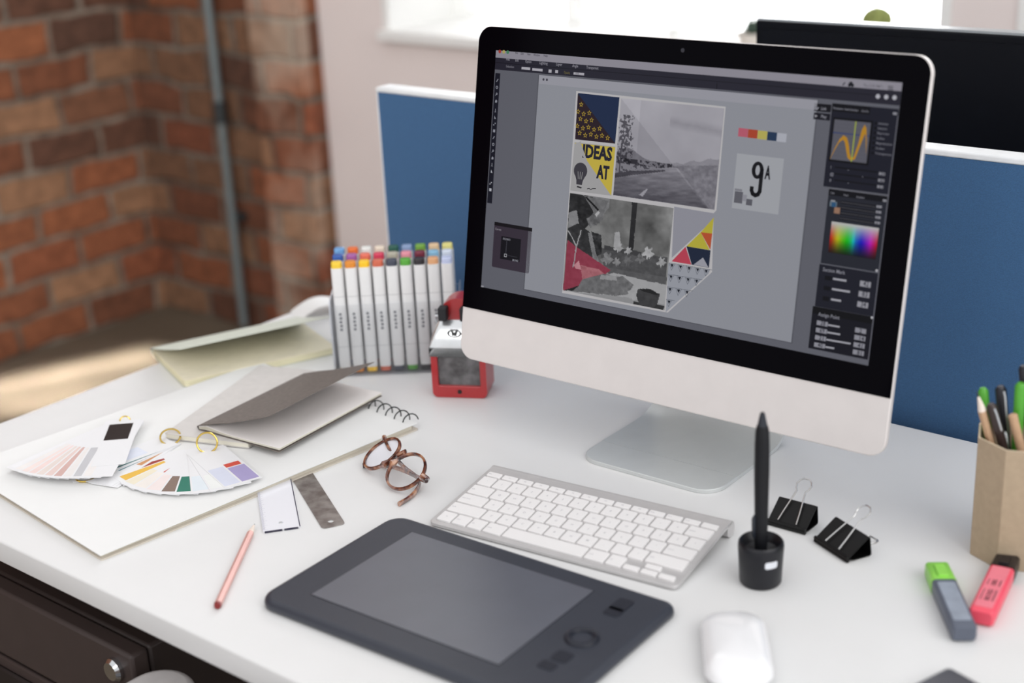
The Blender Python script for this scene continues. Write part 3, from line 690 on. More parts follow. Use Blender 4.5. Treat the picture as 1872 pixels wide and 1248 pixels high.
c0 = scr(1386.5, 312.5)
for k in range(24):
    w_a, w_b = 2 * pi * k / 24, 2 * pi * (k + 1) / 24
    u.mb.quad([(c0[0] + rx * math.cos(w_), c0[1] + .0008 + rx * ky * math.sin(w_), .0017) for rx, ky, w_ in ((.0066, 1.3, w_a), (.0066, 1.3, w_b), (.0024, 2.1, w_b), (.0024, 2.1, w_a))][::-1], u.mi((14, 14, 20)), SM)
u.text(1399.5, 326, 'A', 0.0125, (22, 22, 28), 7, w=0.0058, bold=0.035); u.text(1399.8, 326, 'A', 0.0125, (22, 22, 28), 7, w=0.0058, bold=0.035)
c0 = scr(1386.5, 312.5)
u.mb.v = [v for v in u.mb.v]; 
nine = [(0.0064 - 0.0000, 0.002), (0.0064, -0.018)]
def strip(pts, wd_):
    for p, q2 in zip(pts[:-1], pts[1:]):
        p = Vector(p); q2 = Vector(q2); d = (q2 - p).normalized(); n = Vector((-d.y, d.x)) * wd_ / 2; p = p - d * wd_ * .2; q2 = q2 + d * wd_ * .2
        u.mb.quad([(*(p - n), .0017), (*(q2 - n), .0017), (*(q2 + n), .0017), (*(p + n), .0017)], u.mi((14, 14, 20)), SM)
strip([(c0[0] + .0046, c0[1] + .002), (c0[0] + .0046, c0[1] - .0195), (c0[0] + .0030, c0[1] - .0228), (c0[0], c0[1] - .0240), (c0[0] - .0030, c0[1] - .0228), (c0[0] - .0046, c0[1] - .0195), (c0[0] - .0046, c0[1] - .0165)], 0.0042)
u.rect(1345, 349, 1358, 372, (92, 92, 100), 6); u.rect(1345, 344, 1358, 350, (124, 124, 132), 6); u.rect(1359, 355, 1366, 368, (140, 140, 148), 6); u.rect(1366, 363, 1376, 376, (88, 88, 96), 6)
u.build('number_card')
# side panels
u = UI(); DK = (24, 25, 38)
def C2(x, y): return (1480 + x / 4.99, 130 + y / 4.99)
def C4(x, y): return (1480 + x / 3.67, 340 + y / 3.67)
pR = scr(1643, 200)[0]; pR2 = (scr(1643, 200)[0] + scr(1590, 658)[0]) / 2
pL = (scr(1522, 190)[0] + scr(*C2(135, 1045))[0]) / 2
t1, b1 = scr(*C2(215, 292))[1], scr(*C2(140, 1050))[1]
rlocal(u, pL, b1, pR2, t1, DK, 3); rlocal(u, pL, t1 - 0.0075, pR2 - 0.028, t1, (10, 10, 18), 4); rlocal(u, pR2 - .0004, -0.128, pR2 + .0002, t1 - .006, (112, 112, 122), 5)
u.rect(*C2(52, 292), *C2(198, 378), (14, 14, 22), 3); u.rect(*C2(46, 376), *C2(190, 452), (20, 20, 30), 3)
u.poly([C2(55, 395), C2(80, 409), C2(54, 422)], (150, 150, 158), 4); u.text(*C2(108, 425), 'Play', 0.0028, (140, 140, 150), 4, w=0.006); u.text(*C2(108, 352), 'Link', 0.0028, (140, 140, 150), 4, w=0.006)
u.line(C2(68, 352), C2(88, 330), 0.0012, (140, 140, 150), 4)
for s_t, x_, w2 in (('Parametric', 222, 78), ('Audio Envelope', 325, 105), ('Curve Pro', 478, 55)): u.text(*C2(x_, 345 + (x_ - 222) * .1), s_t, 0.0020, (130, 130, 140), 5, w=w2 / 4.99 * .00066)
u.rect(*C2(768, 374), *C2(802, 400), (140, 140, 148), 5)
l, lo, r_, hi = u.rect(*C2(222, 418), *C2(540, 862), (6, 6, 14), 4)
l, lo, r_, hi = l + .0018, lo + .002, r_ - .002, hi - .002
rlocal(u, l, lo, r_, hi, (88, 88, 98), 5)
for k in range(1, 10): rlocal(u, l, lo + (hi - lo) * k / 10, r_, lo + (hi - lo) * k / 10 + .00015, (74, 74, 84), 6)
rlocal(u, l, lo + (hi - lo) * .66, r_, lo + (hi - lo) * .66 + .0009, (44, 58, 108), 7)
up_ = [(0.0, .02), (.1, .30), (.2, .52), (.3, .63), (.4, .58), (.47, .42), (.52, .22), (.57, .10), (.64, .12), (.72, .45), (.78, .82), (.84, .94), (.90, .86), (.95, .5), (.97, .2)]
dn_ = [(0.0, .00), (.1, .24), (.2, .44), (.3, .52), (.36, .45), (.42, .25), (.48, .08), (.55, .03), (.68, .06), (.78, .40), (.84, .60), (.88, .72), (.91, .62), (.94, .4), (.97, .2)]
z = 0.0010 + 8 * .00012
def cm(p): return (l + (r_ - l) * p[0], lo + (hi - lo) * p[1], z)
for k in range(len(up_) - 1): u.mb.quad([cm(dn_[k]), cm(dn_[k + 1]), cm(up_[k + 1]), cm(up_[k])], u.mi((176, 128, 36)), SM)
rlocal(u, l + (r_ - l) * .58, lo, l + (r_ - l) * .61, hi, (156, 168, 62), 9)
for k, (yy, s_t) in enumerate(((478, 'Intensity'), (522, 'Selection'), (566, 'Reprocess'), (612, 'Surface'), (657, 'Magnetization'), (703, 'Gradient'), (750, 'Transparent'))):
    u.dot(*C2(612 - k * 5.5, yy - 3), 0.0013, (6, 6, 12), 5); u.text(*C2(632 - k * 5, yy + 6), s_t, 0.0019, (120, 120, 130), 5, w=(0.0100, .0092, .0118, .0078, .016, .0088, .0165)[k])
for k, yy in enumerate((885, 945, 1003)):
    u.rect(*C2(238 - k * 3, yy - 17), *C2(622 - k * 6, yy + 42), (8, 8, 16), 5); u.rect(*C2(642 - k * 8, yy + 35), *C2(694 - k * 8, yy + 68), (140, 140, 148), 6)
    u.text(*C2(196 - k * 5, yy + 4), '!@0'[k], 0.0028, (130, 130, 140), 6); u.dot(*C2(360 + (k % 2) * 130, yy + 18), .0005, (120, 120, 130), 6)
    u.text(*C2(652 - k * 8, yy + 62), ('24', '46', '51')[k], 0.0026, (60, 60, 70), 7, w=.0042)
u.build('curve_panel')
u = UI()
t2, b2_ = scr(*C2(180, 1070))[1], scr(*C4(80, 515))[1]
pL2 = (scr(*C2(180, 1070))[0] + scr(*C4(88, 450))[0]) / 2
rlocal(u, pL2, b2_, pR2, t2, (34, 36, 46), 3); rlocal(u, pL2, t2 - .006, pR2, t2, (10, 10, 18), 4); rlocal(u, pL2, t2, pR2, t2 + .0004, (120, 120, 128), 5)
for s_t, x_, w2 in (('Color', 145, 24), ('Swatch', 232, 28), ('Gradient', 318, 46)): u.text(*C4(x_, 50 + (x_ - 145) * .16), s_t, 0.0018, (130, 130, 140), 5, w=w2 / 3.67 * .00066)
u.rect(*C4(148, 92), *C4(176, 104), (150, 152, 158), 5); u.rect(*C4(142, 100), *C4(186, 140), (96, 110, 122), 4); u.rect(*C4(154, 108), *C4(180, 142), (40, 80, 116), 6); u.rect(*C4(172, 140), *C4(206, 186), (146, 112, 92), 5)
for k in range(4):
    yy = 98 + k * 36; u.rect(*C4(216 - k * 3, yy), *C4(446 - k * 4, yy + 50), (10, 10, 18), 4); u.rect(*C4(455 - k * 4, yy + 30), *C4(488 - k * 4, yy + 50), (142, 142, 150), 5)
    u.line(C4(216 - k * 3, yy + 8), C4(446 - k * 4, yy + 42), .0004, (90, 90, 98), 5); u.text(*C4(462 - k * 4, yy + 48), '1234'[k], .0022, (60, 60, 70), 6)
u.rect(*C4(497, 88), *C4(520, 106), (142, 142, 150), 5)
u.build('color_panel')
def spectrum(U, V):
    import colorsys
    hue = np.interp(U, [0, .12, .33, .45, .55, .68, .82, 1.0], [0.0, .13, .30, .42, .58, .68, .80, .98])
    hh = (hue * 6) % 6; i = hh.astype(int); f = hh - i
    def ch(off):
        k = (hh + off) % 6; return np.clip(np.minimum(k, 4 - k), 0, 1)
    r_ = 1 - ch(5); r_ = np.stack([1 - np.clip(np.minimum((n_ + hue * 6) % 6, 4 - (n_ + hue * 6) % 6), 0, 1) for n_ in (5, 3, 1)], -1)
    s2 = np.clip(V * 1.9 - 0.05, 0, 1)[..., None]; v2 = np.clip((1.06 - V) * 1.9, 0, 1)[..., None]
    c = (r_ * s2 + (1 - s2)) * v2
    return 12 + 168 * c
paint('color_spectrum', [C4(153, 235), C4(468, 282), C4(450, 480), C4(130, 456)], spectrum, cell=0.0012, lay=6)
u = UI()
t3, b3 = scr(*C4(78, 522))[1], scr(*C4(46, 805))[1]
rlocal(u, pL2 - .001, b3, pR2, t3, (24, 25, 37), 3); rlocal(u, pL2 - .001, t3 - .008, pR2, t3, (6, 6, 12), 2.5)
u.text(*C4(92, 568), 'Section Mark', 0.0036, (134, 134, 144), 5, w=.0235); u.dot(*C4(455, 566), .0012, (190, 190, 196), 5)
for k, (xe, nn) in enumerate(((252, '42'), (276, '83'), (216, '34'))):
    yy = 612 + k * 69; xs_ = 108 - k * 7; u.rect(*C4(xs_, yy - 14), *C4(xs_ + 40, yy + 22), (8, 8, 16), 4); u.line(C4(xs_ + 54, yy + 8), C4(xe, yy + 8 + (xe - xs_ - 54) * .16), .0020, (158, 158, 166), 5)
    u.rect(*C4(345 - k * 9, yy + 20), *C4(413 - k * 9, yy + 70), (146, 146, 154), 5); u.text(*C4(364 - k * 9, yy + 56), nn, .0050, (50, 50, 60), 6, w=.0055)
u.build('section_panel')
u = UI()
t4, b4 = scr(*C4(46, 806))[1], scr(*C4(16, 1088))[1]
rlocal(u, pL2 - .003, b4, pR2, t4, (16, 16, 27), 3.5); rlocal(u, pL2 - .003, t4 - .007, pR2, t4, (6, 6, 12), 4)
u.text(*C4(62, 868), 'Assign Point', 0.0036, (134, 134, 144), 5, w=.0225); u.dot(*C4(423, 881), .0012, (190, 190, 196), 5)
for k, (nn, xe, n2_) in enumerate((('28', 207, '2'), ('69', 210, '14'), ('21', 280, '41'), ('40', 170, '81'))):
    yy = 898 + k * 49; xs_ = 55 - k * 6; u.rect(*C4(xs_, yy), *C4(xs_ + 70, yy + 44), (138, 138, 147), 5); u.text(*C4(xs_ + 22, yy + 31), nn, .0042, (46, 46, 56), 6, w=.0052)
    u.line(C4(xs_ + 74, yy + 32), C4(xe, yy + 32 + (xe - xs_ - 74) * .17), .0017, (158, 158, 166), 5)
    u.rect(*C4(312 - k * 5, yy + 48), *C4(382 - k * 5, yy + 94), (138, 138, 147), 5); u.text(*C4(336 - k * 5, yy + 84), n2_, .0042, (46, 46, 56), 6)
u.build('assign_panel')
u = UI(); rlocal(u, -0.2389, y0, -0.2350, scr(879.5, 521)[1], (150, 150, 158), 2); u.build('status_mark')
#__PART2__
# ============================================================ MONITOR BEHIND THE PARTITION, WITH ITS DESK
P0 = onp(1380, 37, B * 1.72, B); mz = P0.z - T; ma = P0.dot(A)
t = thing('white_desk', 'second white desk hidden behind the blue partition, carrying the black monitor', 'desk', D(-0.25, 1.91, FL), TH)
MB().box((0, 0, T - 0.013), (1.7, 0.8, 0.026)).build('desktop', WHITE, t, bevel=0.002)
for sx_ in (-1, 1):
    for sy_ in (-1, 1): MB().box((sx_ * 0.8, sy_ * 0.36, (T - 0.0262) / 2), (0.05, 0.05, T - 0.0262)).build('leg', LEGM, t, bevel=0.003)
t = thing('black_monitor', 'black monitor showing above the blue partition at the right', 'monitor', D(ma + 0.34, 1.755, 0), TH)
BLKP = mat('black_plastic', (12, 14, 20), 0.5, spec=0.15, var=0.02)
MB().box((0, -0.02, mz - 0.2), (0.68, 0.026, 0.40)).build('housing', BLKP, t, bevel=0.003)
MB().box((0, -0.0345, mz - 0.2), (0.66, 0.002, 0.38)).build('rear_panel', BLKP, t)
MB().box((0, -0.02, mz + 0.0012), (0.676, 0.022, 0.003)).build('top_edge_highlight', mat('rim_highlight_grey', (150, 155, 158), 0.3), t)  # rim highlight on the black housing, put in as a grey strip
MB().box((0, 0.0, (mz - 0.3) / 2 + 0.006), (0.06, 0.02, mz - 0.29)).build('stand_neck', BLKP, t)
MB().prism(rrect(-0.13, -0.09, 0.13, 0.09, 0.02), 0.0002, 0.008, r=0.002).build('stand_base', BLKP, t)

# ============================================================ PLANTS ON THE SILL
SOIL = mat('potting_soil', (70, 52, 40), 0.95, scale=200, bump=0.5)
LEAF = mat('cactus_green', (132, 140, 78), 0.7, var=0.3, scale=120)
LEAF2 = mat('dark_leaf', (86, 104, 92), 0.6, var=0.25, scale=80)
def pot(root, r, h, m_):
    q = MB().lathe([(0.001, 0), (r * .78, 0), (r, h), (r * .9, h), (r * .86, h * .86), (0.001, h * .86)], 28); q.build('pot', m_, root)
    MB().lathe([(0.001, h * .865), (r * .85, h * .865), (r * .7, h * .89), (0.001, h * .9)], 20).build('soil', SOIL, root)
sb_ = WALL_B + 0.10; sz = SILL + 0.0245
def sill_at(px): return a_at(px, 40, sb_)
P_ = onp(1603, 12, B * sb_, B); top = P_.z - T - sz; r_c = 0.031
t = thing('potted_cactus', 'round green cactus in a white pot on the window sill above the black monitor', 'plant', D(sill_at(1603), sb_, sz), TH)
pot(t, 0.04, top - 0.050, mat('white_pot', (236, 236, 234), 0.5))
rings = []
for i in range(13):
    ph = -pi / 2 + pi * i / 12; rings.append([((r_c * math.cos(ph) * (1 + .07 * (k % 2)) + 1e-5) * math.cos(2 * pi * k / 36), (r_c * math.cos(ph) * (1 + .07 * (k % 2)) + 1e-5) * math.sin(2 * pi * k / 36), top - 0.0275 + 0.0275 * math.sin(ph)) for k in range(36)])
MB().loft(rings).build('cactus_body', LEAF, t)
m = MB()
for i in range(90):
    w = random.uniform(0, 2 * pi); ph = random.uniform(-.3, 1.5); d = Vector((math.cos(ph) * math.cos(w), math.cos(ph) * math.sin(w), math.sin(ph)))
    c = Vector((0, 0, top - 0.0275)); m.tube([c + d * 0.027, c + d * 0.036], [0.0004, 0.0001], 3)
m.build('spines', mat('cactus_spine', (230, 220, 190), 0.8), t)
P_ = onp(1383, 12, B * sb_, B); top = P_.z - T - sz
t = thing('potted_succulent', 'spiky dark green plant in a beige pot beside the left corner of the black monitor', 'plant', D(sill_at(1378), sb_, sz), TH)
pot(t, 0.036, top - 0.055, mat('beige_pot', (206, 198, 190), 0.7))
m = MB(); zb = top - 0.066
for i in range(26):
    w = i * 2.4; el = 0.5 + 1.0 * (i / 26); l_ = 0.034 + 0.024 * i / 26
    d = Vector((math.cos(w) * math.cos(el), math.sin(w) * math.cos(el), math.sin(el))) * 1.15
    m.tube([Vector((0, 0, zb)) + d * .003, Vector((0, 0, zb)) + d * l_ * .5 + Vector((0, 0, .002)), Vector((0, 0, zb)) + d * l_], [0.004, 0.0045, 0.0004], 6, flat=(0.5, 1))
m.build('leaves', LEAF2, t)
t = thing('potted_flower', 'slender pinkish flower in a small white pot on the window sill, above the computer screen', 'plant', D(sill_at(1232), sb_, sz), TH)
pot(t, 0.018, 0.03, mat('white_pot', (236, 236, 234), 0.5))
m = MB(); m.tube([(0, 0, 0.026), (0.002, 0, 0.1), (0, 0, 0.17)], 0.0022, 6); m.build('stem', mat('pale_stem', (178, 190, 150), 0.6), t)
for k in range(7):
    w = k * 2.2; zz = 0.085 + k * 0.016; d = Vector((math.cos(w), math.sin(w), 0.6)).normalized()
    m = MB(); m.tube([Vector((0, 0, zz)), Vector((0, 0, zz)) + d * 0.009, Vector((0, 0, zz)) + d * 0.018], [0.001, 0.0055, 0.0006], 8, flat=(0.4, 1)); m.build('petal', mat('pink_petal', (236, 204, 192), 0.6), t)

# ============================================================ CHAIR ARM UNDER THE DESK FRONT
ap = at(338, 1233, -0.115)
t = thing('office_chair', 'white office chair whose rounded armrest tip peeks out under the desk front', 'chair', (ap.x, ap.y, 0), TH)
CHW = mat('white_chair_plastic', (226, 222, 222), 0.45)
za = T - 0.135
MB().prism(rrect(-0.037, -0.26, 0.037, 0.002, 0.036, 10), za, za + 0.024, r=0.008, rb=0.004).build('armrest', CHW, t)
MB().prism(rrect(0.443, -0.26, 0.517, 0.002, 0.036, 10), za, za + 0.024, r=0.008, rb=0.004).build('armrest', CHW, t)
for x_ in (0, 0.48): MB().tube([(x_, -0.16, za + .002), (x_, -0.17, 0.44), (x_ + (0.04 if x_ == 0 else -0.04), -0.18, 0.425)], 0.014, 10).build('arm_post', CHW, t)
MB().prism(rrect(0.02, -0.44, 0.46, 0.0, 0.06), 0.42, 0.46, r=0.015).build('seat', mat('grey_seat_fabric', (120, 120, 124), 0.9), t)
MB().prism(rrect(0.03, -0.47, 0.45, -0.43, 0.018), 0.47, 0.64, r=0.01).build('backrest', CHW, t)
MB().tube([(0.24, -0.40, 0.425), (0.24, -0.452, 0.44), (0.24, -0.452, 0.5)], 0.018, 8).build('back_bracket', CHW, t)
MB().lathe([(0.025, 0.06), (0.025, 0.421)], 16, c=(0.24, -0.22)).build('gas_post', mat('chrome', (210, 212, 214), 0.15, 1.0), t)
for k in range(5):
    w = 2 * pi * k / 5; e_ = (0.24 + 0.27 * math.cos(w), -0.22 + 0.27 * math.sin(w))
    MB().tube([(0.24, -0.22, 0.085), (e_[0], e_[1], 0.062)], [0.022, 0.014], 8).build('base_arm', CHW, t)
    MB().ring((e_[0], e_[1], 0.026), 0.016, 0.0099, 18, 8, ax=(Vector((math.cos(w + pi / 2), math.sin(w + pi / 2), 0)), Vector((0, 0, 1)))).build('caster', DBLK, t)

# ============================================================ SKETCHBOOK
PAPER = mat('white_paper', (232, 232, 231), 0.85, var=0.006, scale=30)
EDGE = mat('page_edges', (206, 200, 186), 0.9, var=0.12, scale=3, stretch=(4, 4, 900))
BOARD = mat('grey_board', (150, 144, 136), 0.9)
so = at(185, 1025, 0.0); SY = 0.7627
t = thing('spiral_sketchbook', 'large spiral-bound sketchbook lying under the grey notebooks and colour swatches', 'sketchbook', (so.x, so.y, T), SY)
def zt(x): return 0.0062 + 0.0030 * x / 0.42
def wedge(m, xa, xb, ya, yb, za_, zb_, mi=0, n=8):
    rings = []
    for i in range(n + 1):
        x = xa + (xb - xa) * i / n; rings.append([(x, ya, za_(x)), (x, yb, za_(x)), (x, yb, zb_(x)), (x, ya, zb_(x))])
    m.loft([r[::-1] for r in rings], mi)
MB().prism(rrect(0.0, -0.001, 0.419, 0.318, 0.003, 3), 0.0001, 0.0016).build('back_cover', mat('back_board', (206, 198, 186), 0.9), t)
m = MB(); wedge(m, 0.003, 0.412, 0.0035, 0.315, lambda x: 0.0017, lambda x: zt(x) - 0.0011); m.build('page_block', EDGE, t)
m = MB(); wedge(m, 0.0, 0.418, 0.0, 0.318, lambda x: zt(x) - 0.0010, lambda x: zt(x)); m.build('top_sheet', PAPER, t)
BLKW = mat('black_wire', (28, 34, 34), 0.35, 0.6)
m = MB(); n_l = 11; pts = []
for i in range(n_l * 16 + 1):
    w = 2 * pi * i / 16; pts.append((0.4165 + 0.0085 * math.cos(w), 0.006 + 0.016 * i / 16, 0.0098 + 0.0085 * math.sin(w)))
m.tube(pts, 0.0008, 6); m.build('spiral_binding', BLKW, t)
STOP = T + 0.0078                                       # surface height near the swatches
def sk_z(P):                                            # sketchbook surface under a world point
    c, s = math.cos(SY), math.sin(SY); x = (P[0] - so.x) * c + (P[1] - so.y) * s
    return T + zt(max(0, min(0.42, x)))

# ============================================================ GREY NOTEBOOKS
LGREY = mat('light_grey_card', (206, 202, 199), 0.85, var=0.03, scale=90)
DGREY = mat('dark_grey_card', (118, 110, 105), 0.9, var=0.10, scale=240, bump=0.3)
CREAM = mat('cream_pages', (226, 222, 208), 0.9, var=0.1, scale=3, stretch=(4, 4, 1200))
PAGE = mat('inner_page', (246, 241, 239), 0.85, var=0.01, scale=20)
ln = at(300, 788, 0.0185); LY = math.radians(69)
def nb_local(): pass
# lower notebook, closed.  local x along the spine (long side), y to the left
lz = sk_z((ln.x + 0.1, ln.y + 0.05)) + 0.0008
t = thing('grey_notebook', 'closed light grey notebook lying under the open one on the sketchbook', 'notebook', (ln.x, ln.y, lz), LY, 'grey card notebooks')
m = MB().prism(rrect(0, -0.112, 0.226, 0.0, 0.002, 3), 0.0, 0.0006); m.build('back_cover', LGREY, t)
m = MB().prism(rrect(0.001, -0.111, 0.225, -0.001, 0.001, 2), 0.0007, 0.0058); m.build('page_block', CREAM, t)
m = MB().prism(rrect(0, -0.112, 0.226, 0.0, 0.002, 3), 0.0059, 0.0066); m.build('front_cover', LGREY, t)
# upper notebook, cover lifted.  x along the hinge, y towards the fore edge (negative side)
uh = at(362, 777, 0.0225); UY = math.radians(55.5)
uz = lz + 0.0075
t = thing('grey_notebook', 'open grey notebook with its dark grey cover lifted, on top of the closed one', 'notebook', (uh.x, uh.y, uz), UY, 'grey card notebooks')
WN, LN = 0.126, 0.187
def curved(m, L_, prof, th, mi=0, x0=0.0):
    """sheet that runs along x and follows a profile in (y,z)"""
    up_r = []; 
    n = len(prof)
    for x in (x0, L_):
        lo = []; hi = []
        for i, (y, z) in enumerate(prof):
            a_ = Vector(prof[max(0, i - 1)]); b_ = Vector(prof[min(n - 1, i + 1)]); d = (b_ - a_).normalized(); nn = Vector((-d.y, d.x)) * th
            if nn.y < 0: nn = -nn
            lo.append((x, y, z)); hi.append((x, y + nn.x, z + nn.y))
        up_r.append(lo + hi[::-1])
    m.loft([up_r[0], up_r[1]], mi)
prof_pg = [(-WN * k / 10, 0.0008 + 0.0038 * math.exp(-((k - 0.9) / 1.6) ** 2) * (1 if k > 0 else .35)) for k in range(11)]
m = MB(); curved(m, LN, [(0, 0)] + [(-WN * k / 10, -0.0002 * k) for k in range(1, 11)], 0.0006); m.build('back_cover', DGREY, t)
for q in range(4):
    m = MB(); curved(m, LN - 0.001, [(y, 0.0006 + 0.0007 * q + (z - 0.0008) * (0.35 + 0.22 * q)) for y, z in prof_pg], 0.0005, x0=0.001); m.build('page', PAGE if q == 3 else CREAM, t)
cv = [(0, 0.0047), (-0.010, 0.0078), (-0.028, 0.0130), (-0.050, 0.0185), (-0.078, 0.0270), (-0.100, 0.0345), (-0.118, 0.0410)]
m = MB(); curved(m, LN, [(0.0, 0.0005), (0.0016, 0.002), (0.0015, 0.004)] + cv[0:], 0.0007); m.build('front_cover', DGREY, t)

# ============================================================ GREEN NOTEBOOK BEHIND
gp = at(275, 634, 0.012); GY = math.radians(28.5)
t = thing('green_notebook', 'cream-paged notebook with a half open pale green cover at the back left of the desk', 'notebook', (gp.x, gp.y, T), GY)
GREEN = mat('pale_green_card', (198, 202, 190), 0.85, var=0.03)
CRM2 = mat('cream_paper', (238, 230, 208), 0.9, var=0.03)
W2, L2 = 0.150, 0.215
m = MB().prism(rrect(0, -W2, L2, 0, 0.008, 4), 0.0001, 0.0012); m.build('back_cover', GREEN, t)
m = MB().prism(rrect(0.001, -W2 + .001, L2 - .001, -0.0005, 0.007, 4), 0.0013, 0.0085); m.build('page_block', mat('cream_page_edges', (226, 220, 188), 0.9, var=0.14, scale=3, stretch=(4, 4, 900)), t)
m = MB().prism(rrect(0.002, -W2 + .003, L2 - .002, -0.0005, 0.007, 4), 0.0086, 0.0094); m.build('top_page', CRM2, t)
cv = [(-W2 * k / 8, 0.0098 + W2 * math.sin(math.radians(17)) * (k / 8) ** 1.1) for k in range(9)]
m = MB(); curved(m, L2, [(0.0, 0.001), (0.0014, 0.005), (0.0010, 0.0092)] + cv, 0.0010); m.build('front_cover', GREEN, t)
# loose white sheet with a curled end and a brown strip, behind it
wp = at(575, 578, 0.02)
t = thing('paper_sheet', 'curled white paper sheet between the green notebook and the markers', 'paper', (wp.x + 0.005, wp.y + 0.045, T), math.radians(20))
prof_c = [(0.05, 0.0002), (0.02, 0.0004), (0.0, 0.002), (-0.02, 0.008), (-0.035, 0.018), (-0.038, 0.028), (-0.030, 0.034), (-0.018, 0.033), (-0.012, 0.026)]
m = MB(); rings = []
for i in range(13):
    u_ = i / 12; ph = pi * u_; rad = 0.019
    rings.append([(-0.035 + 0.085 * u_ , y_, 0.0006 + rad * math.sin(ph) * (1 - 0.15 * y_ / 0.05)) for y_ in (-0.0, 0.055)])
rg = [[(p[0][0], p[0][1], p[0][2]), (p[1][0], p[1][1], p[1][2]), (p[1][0] * 0.98, p[1][1], p[1][2] + 0.0006), (p[0][0] * .98, p[0][1], p[0][2] + 0.0006)] for p in rings]
m.loft(rg); m.build('curl', PAPER, t)
# ============================================================ COLOUR SWATCH FANS
CARD = mat('white_card', (233, 233, 235), 0.5, var=0.005)
GOLD = mat('brass', (214, 184, 96), 0.22, 1.0)
def cmat(c): return mat('swatch_ink_%d_%d_%d' % c, c, 0.5, var=0.02)
def logo(m, cx, cy, s, z, mi, M):
    for dx in (-1, 0, 1): m.quad([(cx + dx * s * .6 - s * .25, cy - s * .4, z), (cx + dx * s * .6 + s * .1, cy - s * .4, z), (cx + dx * s * .6 + s * .35, cy + s * .4, z), (cx + dx * s * .6, cy + s * .4, z)], mi, M)
def fan(root, cards, z0, dz=0.00035, tilt=0.0):
    """cards: (angle, length, width, patches); patch = (r0, r1, y0, y1, colour)"""
    for i, (ang, ln_, wd_, pts_) in enumerate(cards):
        M = TR((0, 0, z0 + i * dz)) @ RZ(math.radians(ang)) @ RY(-tilt)
        m = MB(); ms = [CARD]
        m.prism(rrect(-0.006, -wd_ / 2, ln_ - 0.006, wd_ / 2, 0.0006, 2), 0, 0.00028, 0, M)
        for (ra, rb, ya, yb, c) in pts_:
            mm = cmat(c)
            if mm not in ms: ms.append(mm)
            m.quad([(ra, ya, 0.00034), (rb, ya, 0.00034), (rb, yb, 0.00034), (ra, yb, 0.00034)], ms.index(mm), M)
        m.build('color_card', ms, root, smooth=0)
def gring(root, z, R=0.0115, tilt=1.0, yaw=0.0, c=(0, 0), r=0.0011):
    X = Vector((math.cos(yaw), math.sin(yaw), 0)); Yv = Vector((-math.sin(yaw) * math.cos(tilt), math.cos(yaw) * math.cos(tilt), math.sin(tilt)))
    MB().ring((c[0], c[1], z), R, r, 30, 8, ax=(X, Yv)).build('ring', GOLD, root)
sg = 'colour swatch fans on the sketchbook'
p2_ = at(380, 830, 0.0085)
t = thing('swatch_fan', 'spread fan of paint swatches with yellow, brown and teal patches, nearest the viewer', 'color swatches', (p2_.x, p2_.y, sk_z(p2_) + 0.0003), 0, sg)
RED = (196, 70, 60)
hw = 0.0225
def ptch(c, r0=0.062, r1=0.1, y0=-0.0205, y1=-0.004): return (r0, r1, y0, y1, c)
cards = [(-168, .112, .045, [ptch((150, 60, 62))]), (-148.5, .112, .045, [ptch((160, 62, 56), .045, .1)]), (-139, .112, .045, [ptch((232, 186, 80), .045, .1)]), (-129, .112, .045, [ptch((236, 228, 206))]),
         (-119, .112, .045, [ptch((238, 232, 226)), ptch((200, 84, 72), .048, .060, -.014, -.004)]), (-108, .112, .045, [ptch((238, 226, 224))]), (-97, .112, .045, [ptch((136, 116, 106))]), (-87, .112, .045, [ptch((48, 122, 104))]),
         (-77, .112, .045, [ptch((224, 232, 238))]), (-66, .112, .045, [ptch((236, 238, 236))]), (-58, .110, .043, [ptch((214, 218, 234), .05, .1, -.020, -.002), ptch((170, 160, 204), .058, .1, 0.0, .020), ptch((208, 80, 66), .046, .056, 0.0, .018)])]
fan(t, cards, 0.0, 0.0004)
gring(t, 0.0135, 0.0115, 1.25, 0.1, (0.0, 0.003))
p1_ = at(228, 783, 0.0085)
t = thing('swatch_fan', 'large fan of pale grey and pink swatches with one black patch, at the far left', 'color swatches', (p1_.x, p1_.y, sk_z(p1_) + 0.0052), 0, sg)
pal = [(236, 236, 238), (236, 232, 230), (238, 222, 218), (236, 214, 210), (226, 214, 208), (226, 204, 198), (210, 176, 170), (232, 228, 226), (196, 196, 200)]
cards = [(-127 + 4.6 * i, .156, .046, [(0.07, .146, -.021, -.012, pal[i]), (0.07, .146, -.010, -.001, pal[(i + 2) % 9])]) for i in range(9)]
cards.append((-85, .128, .038, [(0.004, 0.051, -.016, .012, (34, 26, 26))]))
fan(t, cards, 0.0, 0.0004)
gring(t, 0.003, 0.006, 0.9, 0.3, (0.0, 0.006), 0.0009)
p3_ = at(303, 810, 0.0085)
t = thing('swatch_fan', 'narrow stack of swatches with an orange brown patch, between the two wide fans', 'color swatches', (p3_.x, p3_.y, sk_z(p3_) + 0.0003), 0, sg)
cards = [(-113, .122, .036, [ptch((70, 40, 44), .03, .1)]), (-115, .122, .036, []), (-117, .122, .036, [(0.012, .06, -.014, .014, (206, 150, 104))]), (-128, .10, .036, [ptch((90, 130, 140), .01, .08, .012, .016)]), (-131, .10, .036, []), (-134, .10, .036, [ptch((60, 120, 120), .01, .08, .014, .017)]), (-137, .10, .036, [(0.03, .06, -.012, .012, (224, 228, 240))])]
fan(t, cards, 0.0, 0.0004)
gring(t, 0.0065, 0.0115, 0.5, 0.2, (0.005, 0.005))
p4_ = at(157, 872, 0.0085)
t = thing('swatch_fan', 'small blue edged stack of swatches tucked under the pale fan, brass ring showing', 'color swatches', (p4_.x, p4_.y, sk_z(p4_) + 0.0003), 0, sg)
